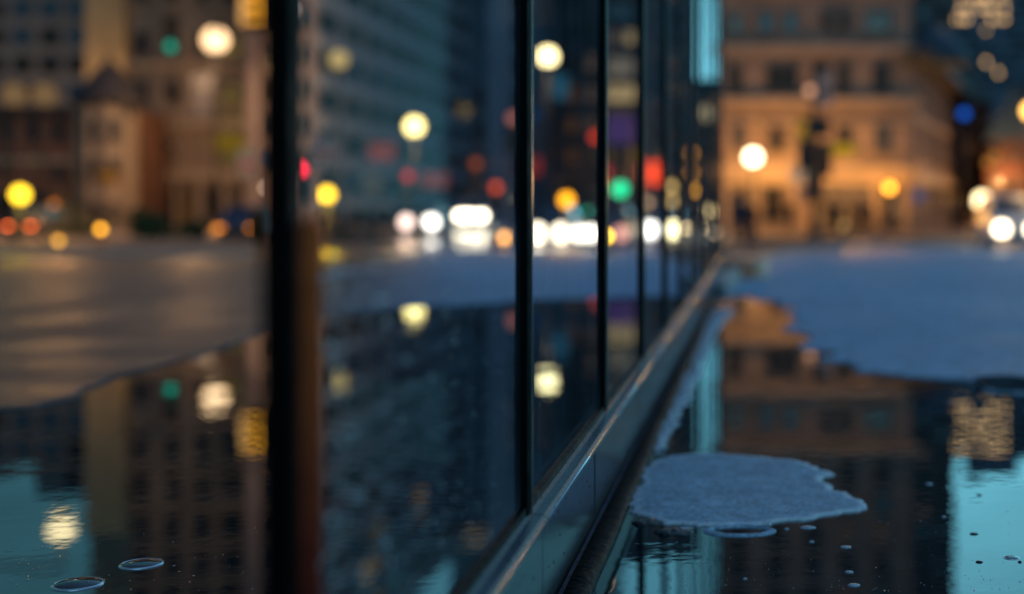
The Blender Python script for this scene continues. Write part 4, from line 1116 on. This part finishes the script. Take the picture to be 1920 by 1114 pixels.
# --- brick corner building with bay
RBR = brickmat('red_brick', (.22, .10, .06), (.27, .125, .075), (.12, .09, .07), 1, .5, .16)
Y6 = 82; k6 = Y6 / F; b = Bld('brick_corner_building', 'brown brick corner building with a round stone bay at the left', (XX(-160, Y6), Y6), (XX(236, Y6), Y6), (0, 16), ZZ(205, Y6), RBR)
bx = XX(196, Y6) - b.A.x; TAN2 = pm('bay_stone', (.34, .25, .17), .7, ns=1.5, na=.25)
MB().lathe((bx, .6, 0), [(52 * k6, 0), (52 * k6, ZZ(190, Y6) - ZF)], 10, smooth=False).build('bay', TAN2, b.t)
MB().lathe((bx, .6, ZZ(190, Y6) - ZF), [(52 * k6, -.4), (62 * k6, -.1), (64 * k6, .25), (56 * k6, .5), (34 * k6, 1.5), (20 * k6, 2.0), (4 * k6, 2.5), (.03, 3.2)], 20).build('bay_roof', pm('bay_slate', (.05, .045, .05), .7, ns=3, na=.3, spec=.2), b.t)
b.band(ZZ(206, Y6), .45, .5, pm('bay_slate', (.05, .045, .05)), name='eaves'); b.band(ZZ(300, Y6), .25, .2, TAN2)
for px in (-110, -50, 12, 64, 112):
    b.fw(px, 245, 20, 46, Y6); b.fw(px, 305 if px < 100 else 320, 18, 40, Y6, PANE if px != 64 else PANEBR); b.fw(px, 392, 34, 60, Y6, R_.choice((PANEBR, PANE)), name='shop_window')
for a in (-.55, 0, .55):
    for py in (245, 318, 400):
        w = link('window', wmesh(14 * k6, 38 * k6, PANE, WFRAME), b.t, (bx + 50.5 * k6 * math.sin(a), .6 - 50.5 * k6 * math.cos(a), ZZ(py, Y6) - ZF), a)
for a in (-.95, -.3, .3, .95):
    MB().tube([(bx + 53 * k6 * math.sin(a), .6 - 53 * k6 * math.cos(a), 0), (bx + 53 * k6 * math.sin(a), .6 - 53 * k6 * math.cos(a), ZZ(195, Y6) - ZF)], .16, 8).build('column', TAN2, b.t)
# --- brown stone building with round windows
BST = brickmat('brown_stone', (.26, .19, .14), (.30, .22, .16), (.17, .13, .1), .5, 1.5, .7)
Y7 = 88; k7 = Y7 / F; b = Bld('stone_building', 'brown stone building with round windows and cornices left of the thick near post', (XX(246, Y7), Y7), (XX(470, Y7), Y7), (0, 16), ZZ(-420, Y7), BST)
TR7 = pm('brown_trim', (.36, .27, .19), .7, ns=2, na=.2)
for y, h, p in ((232, 12, .4), (330, 14, .5), (120, 8, .25), (-405, 16, .6)): b.band(ZZ(y, Y7), h * k7, p, TR7)
for py in (-380, -310, -240, -170, -95, -20, 82, 172):
    for px in (266, 324, 380): b.fw(px, py, 22, 40, Y7, PANE)
    b.fw(436, py + 5, 36, 36, Y7, PANEY if py > 50 else PANE)
b.fw(432, 232, 46, 44, Y7, PANEY, bars=2); b.fw(436, 292, 44, 30, Y7, PANEY, bars=2)
for px in (258, 316):
    w = MB().lathe((0, -.1, 0), [(15 * k7, .12), (15 * k7, -.02), (11.5 * k7, -.05), (11.5 * k7, .02)], 20, axis='Y').build('round_window', TR7, b.t, (XX(px, Y7) - b.A.x, 0, ZZ(277, Y7) - ZF))
    MB().lathe((0, -.16, 0), [(11.2 * k7, .02), (11.2 * k7, 0), (3 * k7, -.006)], 20, axis='Y').build('pane', PANE, w)
for px in (264, 312, 352, 402, 446): b.fw(px, 392, 28, 80, Y7, R_.choice((PANEBR, PANE, lit_pane('cream_shop', (1, .7, .5), .05))), name='shop_window')
for px in (288, 332, 378, 424, 466): link('pilaster', MB().box((0, -.12, 0), (9 * k7, .34, 104 * k7)).mesh('pilaster', TR7), b.t, (XX(px, Y7) - b.A.x, 0, ZZ(391, Y7) - ZF))
# --- blue-grey street block seen through the first pane
BG = pm('blue_grey_concrete', (.27, .205, .19), .75, ns=.5, na=.2)
BGT = pm('pale_concrete_band', (.36, .35, .37), .75, ns=1, na=.2)
Y8 = 84; xe = XX(590, Y8); k8 = Y8 / F
b = Bld('street_block', 'long blue-grey street block with banded storeys receding behind the first glass pane', (XX(462, Y8), Y8), (xe, Y8), (0, 50), ZZ(-520, Y8), BG)
for r_ in range(11):
    for px in (520, 545, 570): b.fw(px, 300 - r_ * 66, 15, 34, Y8, R_.choice((PANE, PANEBL)))
b.edge((xe, Y8), (xe, Y8 + 50))
for r_ in range(11):
    z = ZZ(330 - r_ * 76, Y8); b.band(z - 1.5, .6, .3, BGT, 0, b.len)
    for c in range(9): b.win(2.5 + c * 5.5, z, 3.6, 1.5, R_.choice((PANE, PANE, PANE, PANEBL)) if r_ < 8 or c != 2 else PANEY, bars=1)
for c in range(8): b.win(3 + c * 6, ZF + 1.7, 4.2, 2.6, R_.choice((PANEBR, PANE, PANE)), bars=2, name='shop_window')
# --- warm upper block with lit floors (its reflection shows low in the first pane)
b.win(12, ZZ(-330, Y8), 5, 2.2, PANEW); b.win(26, ZZ(-300, Y8), 4, 2.2, PANEW)
# --- paler pier tower
Y9 = 128; BGP = pm('pale_blue_concrete', (.22, .24, .29), .7, ns=.4, na=.2)
b = Bld('pier_tower', 'pale blue-grey tower with a tall blank pier left of the middle post', (XX(845, Y9), Y9), (XX(985, Y9), Y9), (0, 20), ZZ(-640, Y9), BGP)
MB().box((95 * Y9 / F, -.7, 30), (44 * Y9 / F, 1.6, 62)).build('pier', pm('pier_face', (.3, .33, .39), .7, ns=.3, na=.15), b.t)
for r_ in range(14):
    for px in (868, 900, 972): b.fw(px, 370 - r_ * 62, 16, 42, Y9, PANE if R_.random() < .75 else PANEBL)
for (px, py) in ((868, -200), (900, -200), (972, -250)): b.fw(px, py, 26, 30, Y9, PANEW)
# --- dark block, second pane
Y10 = 150; b = Bld('dark_block', 'dark brown-grey block behind the tall cream lamp in the second glass pane', (XX(975, Y10), Y10), (XX(1132, Y10), Y10), (0, 20), ZZ(-560, Y10), pm('dark_render', (.13, .115, .125), .8, ns=.5, na=.25))
for r_ in range(15):
    for c in range(4): b.fw(1002 + c * 36, 350 - r_ * 58, 18, 30, Y10, R_.choice((PANE, PANE, PANEBL, PANEBR)))
# --- narrow block with stacked lit floors, third pane
Y11 = 140; b = Bld('lit_block', 'narrow block with a stack of wide lit windows in the third glass pane', (XX(1126, Y11), Y11), (XX(1204, Y11), Y11), (0, 20), ZZ(-250, Y11), pm('block_render', (.11, .11, .125), .8, ns=.5, na=.25))
for (px, py, w, h, pn) in ((1163, 22, 44, 22, PANEBL), (1150, 70, 30, 26, PANEBR), (1181, 70, 16, 24, PANEO), (1163, 126, 48, 36, PANEBE), (1163, 175, 56, 32, PANEO), (1163, -30, 46, 26, PANEBE), (1163, -80, 46, 26, PANEBL), (1163, -130, 46, 26, PANEO), (1163, 205, 44, 12, PANEBR)):
    b.fw(px, py, w, h, Y11, pn, bars=2)
# --- slim dark tower left of the sky gap
Y12 = 132; b = Bld('slim_tower', 'slim dark blue tower left of the strip of open sky', (XX(1200, Y12), Y12), (XX(1308, Y12), Y12), (-1.5, 20), ZZ(-235, Y12), pm('slim_cladding', (.10, .11, .135), .6, ns=.5, na=.25))
for r_ in range(13):
    for c in range(4): b.fw(1216 + c * 26, 340 - r_ * 44, 15, 24, Y12, R_.choice((PANE, PANE, PANE, PANEBR)), bars=0)
MB().box((16 * Y12 / F, -.3, (ZZ(-235, Y12) - ZF) / 2), (12 * Y12 / F, .9, ZZ(-235, Y12) - ZF)).build('pier', pm('slim_pier', (.24, .21, .20), .7), b.t)
# --- low block closing the sky gap
Y13 = 170; b = Bld('distant_block', 'low blue distant block at the foot of the strip of open sky', (XX(1300, Y13), Y13), (XX(1362, Y13), Y13), (0, 14), ZZ(148, Y13), pm('distant_blue', (.03, .10, .16), .5, ns=.4, na=.2))
for r_ in range(5):
    for c in range(3): b.fw(1312 + c * 17, 175 + r_ * 36, 11, 18, Y13, PANEBL, bars=0)

# overhead wires on the right
for i, (a, c) in enumerate((((1800, 300, 76), (1990, 175, 50)), ((1560, 330, 70), (1990, 150, 50)))):
    p0 = Vector((XX(a[0], a[2]), a[2], ZZ(a[1], a[2]))); p1 = Vector((XX(c[0], c[2]), c[2], ZZ(c[1], c[2])))
    pts = [p0.lerp(p1, t / 14) - Vector((0, 0, .5 * math.sin(PI * t / 14))) for t in range(15)]
    tag(MB().tube(pts, .025, 6).build('overhead_wire', IRON), ('short overhead wire sloping up past the dark brick houses', 'long overhead wire sloping up from the signal mast')[i], 'wire')

# ------------------------------------------------------------------ people
def skin_mesh(name, verts, edges, radii, root=0, sub=1):
    me = bpy.data.meshes.new(name); me.from_pydata(verts, edges, [])
    o = bpy.data.objects.new(name, me); C.objects.link(o)
    sk = o.modifiers.new('skin', 'SKIN'); sk.use_smooth_shade = True
    for i, v in enumerate(me.skin_vertices[0].data):
        v.radius = radii[i] if isinstance(radii[i], tuple) else (radii[i], radii[i]); v.use_root = (i == root)
    sb = o.modifiers.new('sub', 'SUBSURF'); sb.levels = sub; sb.render_levels = sub
    dg = bpy.context.evaluated_depsgraph_get()
    res = bpy.data.meshes.new_from_object(o.evaluated_get(dg))
    bpy.data.objects.remove(o); bpy.data.meshes.remove(me)
    res.name = name
    return res
def person_meshes(stride, armsw):
    """standing or striding figure, 1.74 m, facing -Y"""
    V, E, Rr = [], [], []
    def v(p, r, prev=None):
        V.append(p); Rr.append(r)
        if prev is not None: E.append((prev, len(V) - 1))
        return len(V) - 1
    pel = v((0, 0, .95), (.15, .11)); wa = v((0, 0, 1.1), (.135, .10), pel); ch = v((0, 0, 1.3), (.165, .115), wa); nb = v((0, 0, 1.46), .062, ch)
    nk = v((0, -.005, 1.53), .055, nb); hd = v((0, -.02, 1.60), (.074, .088), nk); ht = v((0, -.01, 1.70), (.076, .09), hd)
    hands = []
    for s in (-1, 1):
        sw = armsw * s
        sh = v((s * .19, 0, 1.41), .062, ch); el = v((s * .245, .03 - sw * .12, 1.13), .045, sh); wr = v((s * .25, -.03 - sw * .28, .90), .03, el); pa = v((s * .25, -.04 - sw * .32, .83), (.022, .04), wr)
        hands.append((s, V[pa]))
        for j in range(4):
            fy = -.03 + j * .02; base = V[pa]
            f1 = v((base[0], base[1] + fy, base[2] - .055), .0105, pa); f2 = v((base[0] - s * .014, base[1] + fy - .005, base[2] - .085 - (.012 if j in (1, 2) else 0)), .008, f1)
        th = v((base[0] - s * .012, base[1] - .052, base[2] + .005), .011, pa); v((base[0] - s * .02, base[1] - .062, base[2] - .035), .009, th)
        st = stride * s
        hp = v((s * .09, 0, .9), .095, pel); kn = v((s * .095, -.05 - st * .22, .5), .06, hp); an = v((s * .095, .0 - st * .42 + (.06 if st < 0 else 0), .09 + (.05 if st < 0 else 0)), .04, kn)
        he = v((s * .1, -.07 - st * .42 + (.06 if st < 0 else 0), .045 + (.03 if st < 0 else 0)), .038, an); v((s * .1, -.16 - st * .42 + (.06 if st < 0 else 0), .03), .03, he)
    body = skin_mesh('body', V, E, Rr)
    V2, E2, R2 = V, E, Rr
    # coat
    V, E, Rr = [], [], []
    a = v((0, 0, .80), (.20, .16)); b_ = v((0, 0, 1.0), (.185, .14), a); c = v((0, 0, 1.3), (.195, .145), b_); d = v((0, 0, 1.45), (.10, .09), c)
    for s in (-1, 1):
        sw = armsw * s
        sh = v((s * .2, 0, 1.40), .08, c); el = v((s * .25, .03 - sw * .12, 1.13), .062, sh); v((s * .252, -.025 - sw * .27, .92), .05, el)
    coat = skin_mesh('coat', V, E, Rr)
    V, E, Rr = [], [], []
    a = v((0, 0, .93), (.16, .12))
    for s in (-1, 1):
        st = stride * s
        hp = v((s * .09, 0, .86), .108, a); kn = v((s * .095, -.05 - st * .22, .5), .075, hp); v((s * .095, -.0 - st * .41 + (.06 if st < 0 else 0), .11 + (.05 if st < 0 else 0)), .06, kn)
    tro = skin_mesh('trousers', V, E, Rr)
    m = MB().ball((0, .012, 1.685), .098, 0, 3, (.88, 1.05, 1))
    for vv in list(m.b.verts):
        if vv.co.y < -.055 and vv.co.z < 1.70: vv.co.y = -.04
        if vv.co.z < 1.62: vv.co.z = 1.62 + (vv.co.z - 1.62) * .2
    hair = m.mesh('hair', HAIRM)
    nose = MB().tube([(0, -.10, 1.66), (0, -.125, 1.625), (0, -.10, 1.615)], [.008, .014, .010], 8).mesh('nose', SKINM)
    eye = MB().ball((0, 0, 0), .012, 0, 2).mesh('eye', pm('eye_white', (.35, .35, .35), .2))
    ear = MB().ball((0, 0, 0), .026, 0, 2, (.35, .7, 1.1)).mesh('ear', SKINM)
    shoes = []
    for s in (-1, 1):
        st = stride * s; o = -st * .42 + (.06 if st < 0 else 0)
        shoes.append(MB().tube([(s * .1, .05 + o, .05), (s * .1, -.04 + o, .055), (s * .1, -.14 + o, .04), (s * .1, -.2 + o, .03)], [.045, .05, .045, .025], 10).mesh('shoe', SHOEM))
    return dict(body=body, coat=coat, trousers=tro, hair=hair, nose=nose, eye=eye, ear=ear, shoes=shoes)
SKINM = pm('skin', (.42, .25, .18), .5, ns=20, na=.1); HAIRM = pm('hair', (.02, .014, .01), .5, ns=60, na=.4); SHOEM = pm('shoe_leather', (.015, .013, .012), .4)
PS = [person_meshes(1.0, -1.0), person_meshes(0.12, .1), person_meshes(.5, -.4)]
def person(px, Y, kind, coat, trou, rz, label, z=ZF + .13, sc=1.0, group=None):
    P = PS[kind]; t = thing('person', label, 'person', (XX(px, Y), Y, z), rz, group); t.scale = (sc, sc, sc)
    def put(n, me, mat=None, loc=None):
        o = link(n, me, t, loc)
        if mat:
            o.data = me = me if not me.materials else me
            while len(o.data.materials) < 1: o.data.materials.append(None)
            o.material_slots[0].link = 'OBJECT'; o.material_slots[0].material = mat
        return o
    put('body', P['body'], SKINM); put('coat', P['coat'], coat); put('trousers', P['trousers'], trou); put('hair', P['hair'])
    put('nose', P['nose'])
    for s in (-1, 1): put('eye', P['eye'], None, (s * .031, -.098, 1.655)); put('ear', P['ear'], None, (s * .08, 0, 1.645))
    for s_ in P['shoes']: put('shoe', s_)
    return t
NV = pm('navy_coat', (.008, .016, .04), .8); BK = pm('black_coat', (.008, .008, .009), .8); GYC = pm('grey_coat', (.05, .05, .055), .8); MR = pm('wine_coat', (.05, .01, .015), .8); BRN = pm('brown_coat', (.05, .03, .018), .8)
JE = pm('dark_jeans', (.012, .016, .03), .8)
person(1386, 40.5, 0, NV, JE, .4, 'person in a navy coat walking on the pavement past the end of the glass wall', zp(40.5) + .10)
person(1409, 58, 2, BK, JE, 2.8, 'person in black walking behind the navy-coated walker', z=ZF)
for i, (px, kd, ct, rz, lab) in enumerate(((1556, 1, BK, .4, 'person in black standing leftmost of the bystanders right of the signal mast'), (1572, 1, GYC, 2.4, 'person in grey, second from the left of the bystanders'),
        (1598, 2, BRN, 1.3, 'person in brown, third from the left of the bystanders'), (1617, 1, NV, 3.3, 'person in navy, third from the right of the bystanders'),
        (1632, 2, MR, 4.4, 'person in wine red, second from the right of the bystanders'), (1662, 2, BK, 1.6, 'person in black walking rightmost of the bystanders'),
        (1482, 1, BK, .2, 'person in black standing alone left of the signal mast'), (1790, 2, GYC, 5.0, 'person in grey walking past the side street wall'))):
    person(px, 69 - (i % 3) * .8, kd, ct, JE, rz, lab, group='bystanders before the amber-lit building' if i < 6 else None)
person(658, 78, 1, NV, JE, .3, 'person in navy waiting in the distance behind the first glass pane', z=ZF)
person(722, 86, 2, BK, JE, 1.2, 'person in black crossing in the distance left of the first headlights', z=ZF)

# ------------------------------------------------------------------ added fill lights without fittings, for shopfront glow and warm facades
for px_, py_, pw in ((1405, 300, 420), (1450, 330, 300), (1520, 320, 380), (1610, 325, 340), (1685, 345, 110)):
    plight((XX(px_, 70.3), 70.3, ZZ(py_, 70.3)), pw * 1.1, (1, .43, .085))
plight((13.2, 77, 2.2), 900, (1, .45, .13)); plight((16.5, 90, 2.5), 1200, (1, .45, .13))
plight((XX(205, 104), 104, 7), 1300, (1, .55, .2), r=.8); plight((XX(70, 110), 106, 6), 1500, (1, .6, .35), r=.8)
plight((XX(60, 60), 62, ZZ(330, 62)), 2000, (1, .45, .14), r=.8)
plight((XX(300, 70), 74, ZZ(370, 70)), 1500, (1, .46, .16), r=.8)

# ------------------------------------------------------------------ sky and sun
sc = bpy.context.scene
SUN_EL, SUN_AZ = math.radians(3.0), math.radians(9.0)     # below the skyline, behind the right-hand buildings
w = bpy.data.worlds.new('World'); sc.world = w; w.use_nodes = True
nt = w.node_tree
for n in list(nt.nodes): nt.nodes.remove(n)
out = nt.nodes.new('ShaderNodeOutputWorld'); bg = nt.nodes.new('ShaderNodeBackground'); sky = nt.nodes.new('ShaderNodeTexSky')
sky.sky_type = 'NISHITA'; sky.sun_disc = False; sky.sun_elevation = SUN_EL; sky.sun_rotation = SUN_AZ; sky.air_density = 1.5; sky.dust_density = .6; sky.ozone_density = 4
bw = nt.nodes.new('ShaderNodeRGBToBW'); L(nt, sky.outputs[0], bw.inputs[0])
tc = nt.nodes.new('ShaderNodeTexCoord'); sx = nt.nodes.new('ShaderNodeSeparateXYZ'); L(nt, tc.outputs['Generated'], sx.inputs[0])
tint = mixrgb(nt, maprange(nt, sx.outputs[2], 0.22, .6, 0, 1, True), (1.6, 5.2, 6.4), (2.8, 5.8, 11.0))
az = maprange(nt, sx.outputs[0], -.5, .0, .38, 1.0, True)
tint = mixrgb(nt, 1.0, tint, az, 'MULTIPLY')
mp = nt.nodes.new('ShaderNodeMapping'); mp.inputs['Scale'].default_value = (2.2, 2.2, 9); L(nt, tc.outputs['Generated'], mp.inputs[0])
clouds = maprange(nt, noise_(nt, mp.outputs[0], 1.6, 6, .6), .3, .7, .72, 1.22)
tint = mixrgb(nt, 1.0, tint, clouds, 'MULTIPLY')
c = mixrgb(nt, 1.0, tint, bw.outputs[0], 'MULTIPLY')
L(nt, c, bg.inputs[0]); bg.inputs[1].default_value = .10
L(nt, bg.outputs[0], out.inputs[0])
sd = bpy.data.lights.new('sun', 'SUN'); sd.energy = .04; sd.angle = math.radians(12); sd.color = (1, .8, .6); sd.cycles.use_multiple_importance_sampling = False
so = bpy.data.objects.new('sun', sd); C.objects.link(so)
d = Vector((math.sin(SUN_AZ) * math.cos(SUN_EL), math.cos(SUN_AZ) * math.cos(SUN_EL), math.sin(SUN_EL)))
so.rotation_euler = (-d).to_track_quat('-Z', 'Y').to_euler()

# ------------------------------------------------------------------ camera
cd = bpy.data.cameras.new('camera'); cam = bpy.data.objects.new('camera', cd); C.objects.link(cam)
cam.location = (0, 0, CZ); cam.rotation_euler = (PI / 2, 0, 0)
cd.sensor_width = 36; cd.lens = 36 * F / 1920
cd.shift_x = -(VX - 960) / 1920; cd.shift_y = -(557 - HY) / 1920
cd.clip_start = .05; cd.clip_end = 4000
cd.dof.use_dof = True; cd.dof.focus_distance = 2.62; cd.dof.aperture_fstop = 1.34; cd.dof.aperture_blades = 0
sc.camera = cam
sc.view_settings.view_transform = 'Standard'; sc.view_settings.look = 'None'; sc.view_settings.exposure = 0
sc.render.engine = 'CYCLES'
sc.cycles.use_denoising = True
sc.cycles.sample_clamp_indirect = 25; sc.cycles.max_bounces = 7; sc.cycles.glossy_bounces = 4; sc.cycles.transparent_max_bounces = 12
sc.cycles.caustics_reflective = False; sc.cycles.caustics_refractive = False
